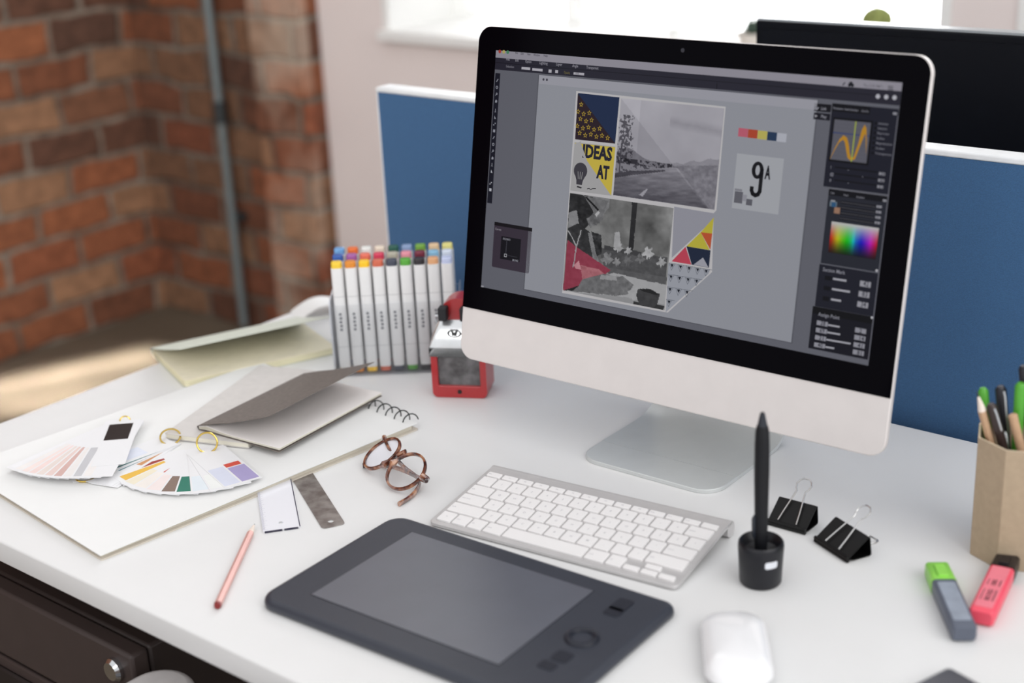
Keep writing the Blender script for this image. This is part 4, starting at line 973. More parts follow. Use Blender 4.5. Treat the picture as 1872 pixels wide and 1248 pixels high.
fan(t, [(112, .09, .03, [ptch((60, 80, 120), 0.0, .07, -.012, .012)]), (118, .09, .03, []), (124, .09, .03, [])], 0.0, 0.0004)
gring(t, 0.0016, 0.0105, 0.05, 0.4, (0.0, 0.0))

# ============================================================ RULERS AND PENCIL
r1_, r2_ = at(590, 966.5, 0), at(631, 959.5, 0); r3_ = at(558, 879, 0)
mid_ = (r1_ + r2_) / 2; dv = (r3_ - mid_); ry = math.atan2(dv.y, dv.x)
t = thing('steel_ruler', 'worn steel ruler sticking out from under the sketchbook', 'ruler', (mid_.x, mid_.y, T), ry)
STEEL = mat('worn_steel', (176, 171, 168), 0.34, 0.7, var=0.1, scale=60, col2=(132, 124, 120))
def ruler(root, m_, L_, wd_, th, hx, hr, rc, marks=None, mm=None, z0=0.0002):
    m = MB(); out = rrect(0, -wd_ / 2, L_, wd_ / 2, [rc, 0, 0, rc], 6); ca = math.atan2(wd_ / 2, L_ - hx); N = 48
    def outr(w):
        d = Vector((math.cos(w), math.sin(w))); best = 1e9; c = Vector((hx, 0))
        for i in range(len(out)):
            p = Vector(out[i]); e = Vector(out[(i + 1) % len(out)]) - p; den = d.x * e.y - d.y * e.x
            if abs(den) < 1e-12: continue
            tt = ((p.x - c.x) * e.y - (p.y - c.y) * e.x) / den; uu = ((p.x - c.x) * d.y - (p.y - c.y) * d.x) / den
            if tt > 0 and -1e-6 <= uu <= 1 + 1e-6: best = min(best, tt)
        return tuple(c + d * best)
    ws = [2 * pi * (k + 0.5) / N for k in range(N)]
    ws = sorted(ws + [ca, 2 * pi - ca]); N = len(ws)
    hole = [(hx + hr * math.cos(w), hr * math.sin(w)) for w in ws]; o2 = [outr(w) for w in ws]
    rings = [[(x, y, z0) for x, y in hole], [(x, y, z0) for x, y in o2], [(x, y, z0 + th) for x, y in o2], [(x, y, z0 + th) for x, y in hole], [(x, y, z0) for x, y in hole]]
    m.loft([r for r in rings][::-1], 0, None, False, False)
    ms = [m_]
    if marks:
        ms.append(mm)
        for k in range(int(L_ / 0.001) - 4):
            x = 0.004 + k * 0.001; h_ = 0.0055 if k % 10 == 0 else (0.004 if k % 5 == 0 else 0.0026)
            for s_ in marks: m.quad([(x, s_ * wd_ / 2, z0 + th + .00005), (x + .0002, s_ * wd_ / 2, z0 + th + .00005), (x + .0002, s_ * (wd_ / 2 - h_), z0 + th + .00005), (x, s_ * (wd_ / 2 - h_), z0 + th + .00005)], 1)
    return m.build('blade', ms, root)
ruler(t, STEEL, 0.158, 0.0245, 0.0009, 0.0125, 0.0033, 0.0045)
q1, q2 = at(481, 975.5, 0), at(550, 965.5, 0); q3 = (at(473, 912, 0) + at(534, 889, 0)) / 2
mid_ = (q1 + q2) / 2; dv = q3 - mid_; ry = math.atan2(dv.y, dv.x)
t = thing('clear_ruler', 'clear plastic ruler sticking out from under the sketchbook, left of the steel one', 'ruler', (mid_.x, mid_.y, T), ry)
wdt = (q1 - q2).length
ruler(t, clear('clear_plastic_sheet', (240, 240, 246), 0.03, 0.15, 0.99), 0.16, wdt, 0.0018, 0.0155, 0.0028, 0.001, marks=(1,), mm=mat('ruler_ink', (120, 120, 150), 0.6))
m = MB(); IE = mat('dark_edge', (60, 58, 80), 0.4)
m.box((0.08, -wdt / 2 + 0.0006, 0.0022), (0.158, 0.0009, 0.0004)); m.build('edge_line', IE, t)
m = MB(); m.box((0.0004, 0.0085, 0.0011), (0.0008, 0.018, 0.0020)); m.build('end_mark', IE, t)
m = MB(); m.box((0.0004, -0.0095, 0.0011), (0.0008, 0.014, 0.0020)); m.build('end_mark', IE, t)
e1, e2 = at(398, 1106, 0.0035), at(466, 957, 0.0035); dv = e2 - e1; ry = math.atan2(dv.y, dv.x); PLN = dv.length
t = thing('pink_pencil', 'rose-coloured hexagonal pencil with a dark red end at the desk front edge', 'pencil', (e1.x, e1.y, T), ry)
def hexr(x, r, n=6, rot=pi / 6, c=(0, 0.0033)): return [(x, c[0] + r * math.cos(rot + 2 * pi * k / n), c[1] + r * math.sin(rot + 2 * pi * k / n)) for k in range(n)]
ROSE = mat('rose_lacquer', (216, 166, 158), 0.4, 0.1, spec=0.5)
z_ = 0.0037
MB().loft([hexr(x, r, c=(0, z_))[::1] for x, r in ((0.0, 0.0036), (PLN - 0.021, 0.0036))][::-1]).build('barrel', ROSE, t)
MB().loft([hexr(x, r, 12, c=(0, z_)) for x, r in ((PLN - 0.021, 0.0035), (PLN - 0.004, 0.0009))][::-1]).build('sharpened_wood', mat('pale_wood', (240, 226, 214), 0.7), t)
MB().loft([hexr(x, r, 10, c=(0, z_)) for x, r in ((PLN - 0.004, 0.0009), (PLN, 0.0002))][::-1]).build('lead', mat('silver_lead', (170, 170, 172), 0.4, 0.3), t)
MB().loft([hexr(x, r, c=(0, z_)) for x, r in ((-0.002, 0.0033), (0.0, 0.0037), (0.002, 0.0037))][::-1]).build('end_cap', mat('dark_red_lacquer', (132, 40, 40), 0.35), t)

# ============================================================ GLASSES
gl = thing('eyeglasses', 'round tortoiseshell eyeglasses folded beside the sketchbook', 'eyeglasses', (at(720, 860)[0], at(720, 860)[1], T), 0)
GI = inv(gl)
def tort():
    m = bpy.data.materials.new('tortoiseshell'); m.use_nodes = True; t_ = m.node_tree; b = t_.nodes['Principled BSDF']; L = t_.links
    tcn = t_.nodes.new('ShaderNodeTexCoord'); nz = t_.nodes.new('ShaderNodeTexNoise'); nz.inputs['Scale'].default_value = 80; nz.inputs['Detail'].default_value = 2; L.new(tcn.outputs['Object'], nz.inputs['Vector'])
    rp = t_.nodes.new('ShaderNodeValToRGB'); e = rp.color_ramp.elements; e[0].position = 0.40; e[0].color = (*lin((56, 28, 24)), 1); e[1].position = 0.68; e[1].color = (*lin((190, 140, 108)), 1)
    q = e.new(0.52); q.color = (*lin((122, 68, 50)), 1)
    L.new(nz.outputs['Fac'], rp.inputs[0]); L.new(rp.outputs[0], b.inputs['Base Color']); b.inputs['Roughness'].default_value = 0.12; b.inputs['Coat Weight'].default_value = 0.5; b.inputs['Transmission Weight'].default_value = 0.15
    return m
TORT = tort()
CL, CR = at(699, 829, 0.0165), at(742.5, 861.5, 0.0165)
def axes(C, k):
    v = (C - CAM).normalized(); R_ = v.cross(Vector((0, 0, 1))).normalized(); Ui = R_.cross(v)
    R2 = (RT - v * RT.dot(v)).normalized(); U2 = R2.cross(v)
    e1_ = (R2 * 0.79 + U2 * 0.61).normalized(); pr_ = (R2 * 0.61 - U2 * 0.79)
    e2_ = (pr_ * k - v * math.sqrt(1 - k * k)).normalized()
    return e1_, e2_
fr_mb = MB(); LENS_R = 0.0225; ends = []
for C_, k in ((CL, 0.44), (CR, 0.66)):
    e1_, e2_ = axes(C_, k); nrm = e2_.cross(e1_)
    rings = []
    for i in range(41):
        w = 2 * pi * i / 40; d = e2_ * math.cos(w) + e1_ * math.sin(w) * 0.97
        rings.append([GI @ (C_ + d * (LENS_R + a_) + nrm * b_) for a_, b_ in ((0, -.0016), (0, .0016), (.0024, .0020), (.0030, 0), (.0024, -.0020))])
    fr_mb.loft([[tuple(p) for p in r] for r in rings], 0, None, False, False)
    lens = MB(); lens.loft([[tuple(GI @ (C_ + (e2_ * math.cos(2 * pi * i / 40) + e1_ * math.sin(2 * pi * i / 40) * .97) * (LENS_R + .0004) + nrm * z_)) for i in range(40)] for z_ in (-.0006, .0006)])
    ends.append((C_, e1_, e2_, nrm, lens))
(C1, a1, b1_, n1_, l1), (C2_, a2, b2v, n2_, l2) = ends
br_pts = [C1 + b1_ * .022 + a1 * .010, C1 + b1_ * .027 + a1 * .0125, C2_ - b2v * .027 + a2 * .0125, C2_ - b2v * .022 + a2 * .010]
fr_mb.tube([GI @ p for p in br_pts], 0.0028, 8)
for C_, a_, b_, sgn in ((C1, a1, b1_, -1), (C2_, a2, b2v, 1)):
    fr_mb.tube([GI @ (C_ + b_ * sgn * .022 + a_ * .011), GI @ (C_ + b_ * sgn * .031 + a_ * .013)], [0.0034, 0.0030], 8)
    # nose pad lobes
    fr_mb.tube([GI @ (C_ - b_ * sgn * .0235 + a_ * .003), GI @ (C_ - b_ * sgn * .0245 - a_ * .006), GI @ (C_ - b_ * sgn * .021 - a_ * .012)], [0.001, 0.0048, 0.001], 8)
fr_mb.build('frame', TORT, gl)
LG = clear('lens_glass', (250, 250, 255), 0.0, 0.02, 0.995, 1.2)
l1.build('lens', LG, gl); l2.build('lens', LG, gl)
hL = C1 - b1_ * .031 + a1 * .013; hR = C2_ + b2v * .031 + a2 * .013
def smooth_path(pts, n=6): return [Vector(p) for p in bez(pts, n)]
def bez3(p, n):
    out = []; p = [Vector(q) for q in p]
    for i in range(len(p) - 1):
        p0, p1, p2, p3 = [p[max(0, min(len(p) - 1, i + k))] for k in (-1, 0, 1, 2)]
        for j in range(n):
            u_ = j / n; out.append(0.5 * ((2 * p1) + (p2 - p0) * u_ + (2 * p0 - 5 * p1 + 4 * p2 - p3) * u_ * u_ + (3 * p1 - p0 - 3 * p2 + p3) * u_ ** 3))
    out.append(p[-1]); return out
pL_ = [hL, at(711, 820, .020), at(737, 852, .0125), at(764, 874, .0075), at(765, 890, .0045), at(750, 908, .0030), at(729, 921, .0030)]
pR_ = [hR, at(776, 878, .019), at(748, 864, .0085), at(718, 853, .0055), at(690, 848, .0035), at(663, 851, .0030)]
for P_ in (pL_, pR_):
    path = [GI @ p for p in bez3(P_, 6)]; n_ = len(path)
    MB().tube(path, [0.0024 if i < n_ * .6 else 0.0026 for i in range(n_)], 8, flat=(1.15, 0.8)).build('temple', TORT, gl)

# ============================================================ KEYBOARD
KX, KY, KA = 0.0585, 1.3058, -0.5844
kb = thing('wireless_keyboard', 'slim aluminium keyboard with white keys in front of the computer', 'keyboard', (KX, KY, T), KA)
tiltk = math.atan2(0.013, 0.128)
KM = TR((0, -0.064, 0.0048)) @ RX(tiltk) @ TR((0, 0.064, 0))
KAL = mat('keyboard_aluminium', (206, 204, 204), 0.4, 0.45, var=0.02, scale=60)
m = MB(); m.prism(rrect(-0.1405, -0.064, 0.1405, 0.060, [0.006, 0.006, 0, 0], 6), -0.0040, 0.0, 0, KM, r=0.0008, rb=0.001); m.build('case', KAL, kb)
m = MB(); m.tube([(-0.1405, 0.0565, -0.0082), (0.1405, 0.0565, -0.0082)], 0.0084, 20, 0, KM); m.build('battery_tube', KAL, kb)
KW = mat('white_key', (238, 236, 236), 0.45, var=0.004); KL = mat('key_legend', (196, 194, 198), 0.6)
U_ = 0.01872; X0 = -0.1357
def key(x, y, w, h, leg=''):
    m = MB(); cx, cy_ = x + w / 2, y
    m.prism(rrect(cx - w / 2 + .0013, cy_ - h / 2 + .0013, cx + w / 2 - .0013, cy_ + h / 2 - .0013, 0.0012, 3), 0.0001, 0.0022, 0, KM, r=0.0004)
    if leg:
        sz_ = 0.0028 if len(leg) < 2 else 0.0020; vs, fs, w_ = text(leg, sz_ / .7)
        ox_ = cx - w_ / 2 if len(leg) < 3 else x + .003
        m.add([(ox_ + a_, cy_ - sz_ / 2 + b_, 0.00226) for a_, b_, _ in vs], fs, 1, KM)
    m.build('key', [KW, KL], kb, smooth=30)
ys = [-0.0500 + U_ * i for i in range(5)]; yf = ys[4] + U_ / 2 + 0.0052
for i in range(14): key(X0 + i * (14.5 * U_ / 14), yf, 14.5 * U_ / 14, 0.0104, ('esc', 'F1', 'F2', 'F3', 'F4', 'F5', 'F6', 'F7', 'F8', 'F9', 'F10', 'F11', 'F12', '')[i])
def row(y, lst):
    x = X0
    for w, l_ in lst: key(x, y, w * U_, U_, l_); x += w * U_
row(ys[4], [(1, c) for c in '`1234567890-='] + [(1.5, 'delete')])
row(ys[3], [(1.5, 'tab')] + [(1, c) for c in 'QWERTYUIOP[]'] + [(1, '\\')])
row(ys[2], [(1.75, 'caps lock')] + [(1, c) for c in "ASDFGHJKL;'"] + [(1.75, 'return')])
row(ys[1], [(2.25, 'shift')] + [(1, c) for c in 'ZXCVBNM,./'] + [(2.25, 'shift')])
x = X0
for w, l_ in ((1, 'fn'), (1, 'ctrl'), (1, 'alt'), (1.25, 'cmd'), (5, ''), (1.25, 'cmd'), (1, 'alt')): key(x, ys[0], w * U_, U_, l_); x += w * U_
key(x, ys[0] - U_ / 4, U_, U_ / 2); key(x + U_, ys[0] + U_ / 4, U_, U_ / 2); key(x + U_, ys[0] - U_ / 4, U_, U_ / 2); key(x + 2 * U_, ys[0] - U_ / 4, U_, U_ / 2)

# ============================================================ GRAPHICS TABLET
TX, TY, TA = -0.0666, 1.175, -0.6534
tb = thing('graphics_tablet', 'black graphics tablet in the front middle of the desk', 'graphics tablet', (TX, TY, T), TA)
TBM = mat('tablet_shell', (48, 52, 63), 0.36, spec=0.7, var=0.03); TBA = mat('tablet_surface', (80, 84, 96), 0.33, spec=0.5, var=0.04, scale=30, ior=2.1)
m = MB(); m.prism(rrect(-0.150, -0.104, 0.186, 0.096, [0.020, 0.014, 0.014, 0.020], 8), 0.0004, 0.0105, r=0.006, rb=0.003); m.build('shell', TBM, tb)
GRV = mat('tablet_groove', (20, 22, 30), 0.6)
m = MB(); m.quad([(-0.1088, -0.0733, 0.01056), (0.1100, -0.0733, 0.01056), (0.1100, 0.0728, 0.01056), (-0.1088, 0.0728, 0.01056)])
m.build('groove', GRV, tb)
m = MB(); m.box((0.0006, -0.0002, 0.01075), (0.2170, 0.1442, 0.0004)); m.build('drawing_area', TBA, tb)
KB2 = mat('tablet_button', (32, 35, 46), 0.35)
def tl_(px, py):
    P = at(px, py, 0.0105); c, s = math.cos(-TA), math.sin(-TA); dx, dy = P.x - TX, P.y - TY; return dx * c - dy * s, dx * s + dy * c
for (px, py, wx, wy) in ((1136, 1106, .016, .022), (1122, 1118, .016, .014), (1028, 1200, .016, .016), (1001, 1216, .016, .012)):
    x_, y_ = tl_(px, py); MB().prism(rrect(x_ - wx / 2, y_ - wy / 2, x_ + wx / 2, y_ + wy / 2, .003, 4), 0.0106, 0.0112, r=0.0003).build('button', KB2, tb)
x_, y_ = tl_(1064, 1166); MB().ring((x_, y_, 0.0106), 0.0125, 0.003, 32, 8, M=None).build('touch_ring', KB2, tb)

# ============================================================ MOUSE
ms_ = thing('white_mouse', 'low rounded white computer mouse at the bottom edge of the picture', 'mouse', (0.1775, 1.063, T), math.radians(-5))
m = MB(); rings = []
base_o = rrect(-0.0285, -0.0565, 0.0285, 0.0565, 0.024, 10)
rings.append([(x * .985, y * .985, 0.0055) for x, y in base_o])
for j in range(13):
    ph = pi / 2 * (j / 12) ** 0.8; s_ = max(math.cos(ph), 0.004)
    rings.append([(x * s_, y * s_, 0.0065 + 0.0150 * math.sin(ph) ** 0.8) for x, y in base_o])
m.loft(rings); m.build('shell', mat('mouse_gloss', (243, 243, 245), 0.15, coat=0.3, var=0.0), ms_)
m = MB(); m.prism(rrect(-0.0265, -0.0535, 0.0265, 0.0535, 0.022, 8), 0.0003, 0.0070, rb=0.002); m.build('base', mat('mouse_aluminium', (205, 206, 208), 0.4, 0.6), ms_)

# ============================================================ STYLUS STAND AND STYLUS
sc = at(1390, 1062, 0.0)
t = thing('pen_stand', 'round black weighted stand that holds the stylus', 'pen stand', (sc.x, sc.y, T), 0)
BK = mat('satin_black', (20, 21, 28), 0.38, spec=0.5, var=0.03)
m = MB().lathe([(0.001, 0.0004), (0.0180, 0.0004), (0.0195, 0.0025), (0.0203, 0.020), (0.0212, 0.038), (0.0208, 0.0415), (0.0196, 0.0430), (0.0180, 0.0415), (0.0150, 0.0340), (0.0085, 0.0300), (0.0075, 0.0120), (0.001, 0.0120)], 48); m.build('body', BK, t)
m = MB(); rings = []
wc = math.atan2(-1, 0.32)
for z_ in (0.0235, 0.0245, 0.0295, 0.0305):
    hwid = 0.30 if z_ in (0.0245, 0.0295) else 0.22; r_ = 0.0204 + (z_ - .02) * .05 + .0002
    rings.append([(r_ * math.cos(wc + hwid * (k / 6 - 1)), r_ * math.sin(wc + hwid * (k / 6 - 1)), z_) for k in range(13)])
m.loft(rings, closed=False, cap0=False, cap1=False); m.build('white_badge', mat('white_badge', (225, 228, 235), 0.3), t)
def atY(px, py, y):
    d = FW + RT * ((px - W / 2) / FPX) - UP * ((py - H / 2) / FPX); return CAM + d * ((y - CAM.y) / d.y)
tip = atY(1394, 753, sc.y + 0.002)
t = thing('stylus_pen', 'black stylus standing nib up in the round black stand', 'stylus', (sc.x, sc.y, T), 0)
I_ = inv(t); b0 = Vector((0, 0, 0.0135)); t0 = I_ @ tip; dd = (t0 - b0).normalized(); LL = (t0 - b0).length
def axp(f): return b0 + dd * f
m = MB(); prof = [(0.0, .0035), (.004, .0056), (.03, .0060), (.055, .0062), (.075, .0066), (.10, .0070), (.125, .0068), (LL - .018, .0062), (LL - .013, .0050)]
m.tube([axp(f) for f, _ in prof], [r for _, r in prof], 24); m.build('barrel', mat('stylus_rubber', (16, 17, 22), 0.5, spec=0.4), t)
m = MB(); m.tube([axp(LL - .0131), axp(LL - .004), axp(LL - .001)], [.0046, .0028, .0022], 20); m.build('cone', mat('dark_plastic', (40, 44, 52), 0.3), t)
m = MB(); m.tube([axp(LL - .002), axp(LL)], [.0012, .0009], 10); m.build('nib', DBLK, t)
m = MB(); m.tube([axp(.032) + Vector((-.0058, -.001, 0)), axp(.036) + Vector((-.0066, -.001, 0)), axp(.052) + Vector((-.0068, -.001, 0)), axp(.056) + Vector((-.0058, -.001, 0))], [.001, .0022, .0022, .001], 8); m.build('side_switch', mat('dark_plastic', (40, 44, 52), 0.3), t)

# ============================================================ BINDER CLIPS
CLB = mat('black_enamel', (6, 5, 6), 0.42, spec=0.35); WIR = mat('nickel_wire', (205, 204, 204), 0.2, 0.9)
def clip(p, q, label):
    a_ = at(*p, 0.0); b_ = at(*q, 0.0); c = (a_ + b_) / 2; yw = math.atan2(b_.y - a_.y, b_.x - a_.x); wd_ = (b_ - a_).length
    t = thing('binder_clip', label, 'binder clip', (c.x, c.y, T), yw, 'black binder clips')
    J, ST_, SB_ = Vector((0, 0.004)), Vector((0.0235, 0.0205)), Vector((0.0265, 0.0008))
    m = MB(); hw_ = wd_ / 2
    pr_ = [(0.0, 0.0050), (0.006, 0.0092), (0.0225, 0.0205), (0.0240, 0.0210), (0.0255, 0.0200), (0.0275, 0.0022), (0.0268, 0.0008), (0.0250, 0.0004), (0.006, 0.0012), (0.0, 0.0030)]
    inn = offset(pr_[::-1], 0.0009)[::-1]
    rings = []
    for x_ in (-hw_, hw_): rings.append([(x_, y, z) for y, z in pr_] + [(x_, y, z) for y, z in inn[::-1]])
    m.loft(rings); m.build('body', CLB, t)
    for zz in (0.0052, 0.0022):
        m = MB(); m.tube([(-hw_, -0.0008, zz), (hw_, -0.0008, zz)], 0.0019, 10); m.build('lip', CLB, t)
    s1 = Vector((0, math.cos(math.radians(35)), math.sin(math.radians(35)))); s2 = Vector((0, 1, 0.02))
    for d_, o_ in ((s1, Vector((0, 0.0, 0.0080))), (s2, Vector((0, 0.002, 0.0006 - 0.0000)))):
        if d_ is s2:
            L0 = 0.050; 
        else: L0 = 0.052
        side = []
        pts = [(-0.0100, 0.0), (-0.0085, 0.012), (-0.0052, 0.034), (-0.0048, 0.037), (-0.0068, 0.0405), (-0.0078, 0.0450), (-0.0062, 0.0492), (-0.003, L0), (0.003, L0), (0.0062, 0.0492), (0.0078, 0.0450), (0.0068, 0.0405), (0.0048, 0.037), (0.0052, 0.034), (0.0085, 0.012), (0.0100, 0.0)]
        P3 = [Vector((x_, 0, 0)) + d_ * s_ + o_ for x_, s_ in pts]
        if d_ is s2: P3 = [Vector((v.x, v.y, 0.0008 if v.y > 0.028 else -0.0)) for v in P3]; P3 = [Vector((v.x, max(v.y, 0.029), 0.0010)) for v in P3]
        m = MB(); m.tube(P3, 0.00075, 8); m.build('handle', WIR, t)
    return t
clip((1404, 958), (1473, 977), 'black binder clip next to the black pen stand')
clip((1491, 990), (1551, 1029), 'black binder clip farther right, nearer the kraft pencil cup')

# ============================================================ PENCIL CUP
cc = Vector((0.4700, 1.2300)); CA = math.radians(-60)
KR = mat('kraft_card', (178, 158, 134), 0.9, var=0.04, scale=150, bump=0.2); KR2 = mat('pale_card_rim', (226, 208, 180), 0.9)
v0 = at(1773, 1012, 0.0); v1 = at(1815, 1036, 0.0)
sd = (v1 - v0); side = 0.0345; sd = sd.normalized(); nrm = Vector((-sd.y, sd.x, 0)); ap = side / 2 / math.tan(pi / 8); Rc = side / 2 / math.sin(pi / 8)
cen = v0 + sd * side / 2 + nrm * ap
t = thing('kraft_pencil_cup', 'eight-sided brown cardboard cup full of pens and pencils at the right edge', 'pencil cup', (cen.x, cen.y, T), 0)
a0 = math.atan2(v0.y - cen.y, v0.x - cen.x)
def octo(R): return [(R * math.cos(a0 + pi / 4 * k), R * math.sin(a0 + pi / 4 * k)) for k in range(8)]
hc = atY(1787, 800, v0.y).z - T
m = MB(); m.loft([[(x, y, z) for x, y in octo(R)] for R, z in ((0.001, 0.0003), (Rc, 0.0003), (Rc, hc))], cap1=False)
m.loft([[(x, y, z) for x, y in octo(R)] for R, z in ((Rc - .002, hc), (Rc - .002, 0.003), (0.001, 0.003))], cap0=False); m.build('wall', KR, t, smooth=0)
m = MB(); m.loft([[(x, y, hc + .0002) for x, y in octo(R)] for R in (Rc, Rc - 0.002)], cap0=False, cap1=False); m.build('rim', KR2, t, smooth=0)
def stick(px, py, dy, bx, by, r, name, label, cat, kind):
    top_ = atY(px, py, cen.y + dy); b_ = Vector((cen.x + bx, cen.y + by, T + 0.0042))
    t = thing(name, label, cat, tuple(b_), 0, 'pens and pencils in the kraft cup'); I_ = inv(t); e = I_ @ top_; d = e.normalized(); L_ = e.length
    def q(f): return d * f
    kind(t, q, L_, r, d)
def k_pencil(wood, lead):
    def f(t, q, L_, r, d):
        MB().tube([q(0), q(L_ - .020)], r, 6).build('barrel', wood, t, smooth=0); MB().tube([q(L_ - .020), q(L_ - .005)], [r * .97, .0010], 12).build('sharpened_wood', mat('pale_wood', (240, 226, 214), 0.7), t); MB().tube([q(L_ - .005), q(L_)], [.0010, .0003], 8).build('lead', lead, t)
    return f
def k_blunt(wood):
    def f(t, q, L_, r, d):
        MB().tube([q(0), q(L_ - .001)], r, 12).build('barrel', wood, t); MB().tube([q(L_ - .001), q(L_)], [r * .98, r * .6], 12).build('end', wood, t)
    return f
def k_pen(body, cap, clipm=None, cl=0.045):
    def f(t, q, L_, r, d):
        MB().tube([q(0), q(.012), q(L_ - cl)], [r * .3, r * .9, r * .9], 16).build('barrel', body, t)
        cp_ = MB().tube([q(L_ - cl), q(L_ - .003), q(L_)], [r, r, r * .6], 16).build('cap', cap, t)
        if clipm:
            s_ = Vector((0.25, -1, 0)).normalized() * (r + .0012); MB().tube([q(L_ - .003) + s_ * .8, q(L_ - .008) + s_, q(L_ - cl + .004) + s_], .0010, 6).build('clip', clipm, cp_)
    return f
GRN = mat('green_plastic', (84, 164, 52), 0.3); NAT = mat('natural_wood', (196, 160, 128), 0.7, var=0.08, scale=60, stretch=(30, 30, 2)); BRN = mat('dark_brown_lacquer', (56, 44, 42), 0.3); BLK = mat('pen_black', (34, 33, 40), 0.35); SIL = mat('pen_silver', (200, 202, 206), 0.25, 0.8)
GPH = mat('graphite', (50, 50, 54), 0.5)
stick(1797, 709, 0.020, -.012, .018, .0046, 'green_pen', 'green pen at the left of the kraft cup, behind the wooden pencil', 'pen', k_pen(GRN, GRN))
stick(1786, 716, -.004, .004, .002, .0040, 'wooden_pencil', 'natural wood pencil leaning left at the left side of the kraft cup', 'pencil', k_pencil(NAT, GPH))
stick(1829, 706, 0.012, .004, .020, .0052, 'black_pen', 'black capped pen standing upright behind the brown pencil in the kraft cup', 'pen', k_pen(BLK, BLK, SIL, .05))
stick(1811, 738, -.006, .014, -.008, .0048, 'brown_pen', 'dark brown pen with a silver end leaning between the wooden pencil and black pen', 'pen', k_pen(BRN, BRN, SIL, .03))
stick(1836, 788, 0.004, -.006, -.016, .0030, 'silver_pen', 'short silver grey pen low in the middle of the kraft cup', 'pen', k_pen(SIL, SIL))
stick(1851, 757, -.012, .022, -.020, .0042, 'wooden_pencil', 'blunt natural wood pencil at the right side of the kraft cup', 'pencil', k_blunt(NAT))
stick(1866, 700, -.002, -.004, .006, .0050, 'green_pen', 'green pen leaning right at the right edge of the picture', 'pen', k_pen(GRN, GRN))
stick(1871, 668, 0.010, .026, .012, .0048, 'black_pen', 'black pen cut by the right edge of the picture', 'pen', k_pen(BLK, BLK))

# ============================================================ HIGHLIGHTERS
def high(pa, pb_, label, bodym, capm, cl, marks, name):
    a_ = at(*pa, 0.008); b_ = at(*pb_, 0.008); d = b_ - a_; L_ = d.length; yw = math.atan2(d.y, d.x)
    t = thing(name, label, 'highlighter', (a_.x, a_.y, T), yw, 'highlighters beside the kraft cup')
    def sect(x, w, h): return [(x, y * w / .022, z * h / .016 + .0082) for y, z in rrect(-.011, -.008, .011, .008, .0035, 4)]
    m = MB(); m.loft([sect(x, w, h) for x, w, h in ((0, .018, .012), (.003, .0215, .0155), (L_ - cl - .001, .022, .016))]); m.build('body', bodym, t)
    m = MB(); m.loft([sect(x, w, h) for x, w, h in ((L_ - cl, .0225, .0163), (L_ - .003, .0215, .0155), (L_, .018, .012))]); cap = m.build('cap', capm, t)
    m = MB(); m.prism(rrect(L_ - cl + .004, -.0045, L_ - .010, .0045, .001, 3), .0163, .0182, r=.0006); m.build('clip', capm, cap)
    if marks: marks(t, L_)
    return t
def grey_panel(t, L_):
    MB().prism(rrect(.010, -.0078, L_ - .040, .0078, .002, 4), .0162, .0166, r=.0002).build('label', mat('pale_label', (150, 158, 172), 0.4, var=.1), t)
def pink_print(t, L_):
    MB().prism(rrect(.006, -.0080, L_ - .030, .0080, .002, 4), .0162, .0165, r=.0002).build('label', mat('pink_label', (240, 130, 146), 0.4), t)
    m = MB()
    for k, (x_, w_) in enumerate(((.018, .020), (.046, .011))):
        put_text(m, 'BOSS' if k == 0 else 'ORIG', .0062, TR((x_, -.0022 if k == 0 else -.002, .0167)), 0, w_); m.box((x_ + w_ / 2, -.0050, .0167), (w_, .0009, .0001)); m.box((x_ + w_ / 2, .0052, .0167), (w_, .0006, .0001))
    m.build('print', mat('print_black', (50, 22, 30), .5), t, smooth=0)
high((1764, 1160), (1711, 1038), 'grey highlighter with a lime green cap beside the pink one', mat('grey_plastic', (92, 98, 112), 0.35), mat('lime_plastic', (150, 220, 90), 0.35), .034, grey_panel, 'green_highlighter')
high((1793, 1130), (1843, 1024), 'pink highlighter with a black cap leaning by the kraft cup base', mat('pink_plastic', (238, 84, 104), 0.3), mat('cap_black', (30, 24, 28), 0.35), .028, pink_print, 'pink_highlighter')
# ---- phone
c1 = at(1735, 1218, 0.008); ph = thing('smartphone', 'dark phone whose corner shows at the bottom right edge of the picture', 'phone', (c1.x, c1.y, T), math.radians(-57))
MB().prism(rrect(0, -0.068, 0.138, 0.0, 0.005, 5), 0.0002, 0.008, r=0.0012, rb=0.001).build('body', mat('phone_body', (60, 62, 70), 0.3), ph)
MB().prism(rrect(0.003, -0.065, 0.135, -0.003, 0.003, 4), 0.0081, 0.0084).build('screen', mat('phone_glass', (70, 72, 80), 0.15), ph)

# ============================================================ MARKER SET
mx0, my0 = -0.2185, 1.772
case = thing('marker_case', 'clear plastic case holding three rows of art markers', 'marker case', (-0.148, my0 + 0.022, T), 0)
CP = clear('clear_case_plastic', (240, 242, 246), 0.0, 0.05, 0.995)
cw, cdp = 0.0840, 0.0345
def cbx(name, c, d, m_=CP): MB().box(c, d).build(name, m_, case, bevel=0.0006)
cbx('bottom', (0, 0, 0.0014), (2 * cw, 2 * cdp, 0.0024))
cbx('front_wall', (0, -cdp + .0008, 0.050), (2 * cw, 0.0016, 0.0948)); cbx('back_wall', (0, cdp - .0008, 0.050), (2 * cw, 0.0016, 0.0948))
cbx('side_wall', (-cw + .0008, 0, 0.053), (0.0016, 2 * cdp - .0036, 0.1008), mat('frosted_side', (226, 228, 234), 0.4)); cbx('side_wall', (cw - .0008, 0, 0.053), (0.0016, 2 * cdp - .0036, 0.1008))
MK = mat('marker_white', (226, 226, 226), 0.45, var=0.01); MKL = mat('marker_print', (120, 122, 128), 0.6); MKS = mat('marker_seam', (178, 179, 180), 0.6)
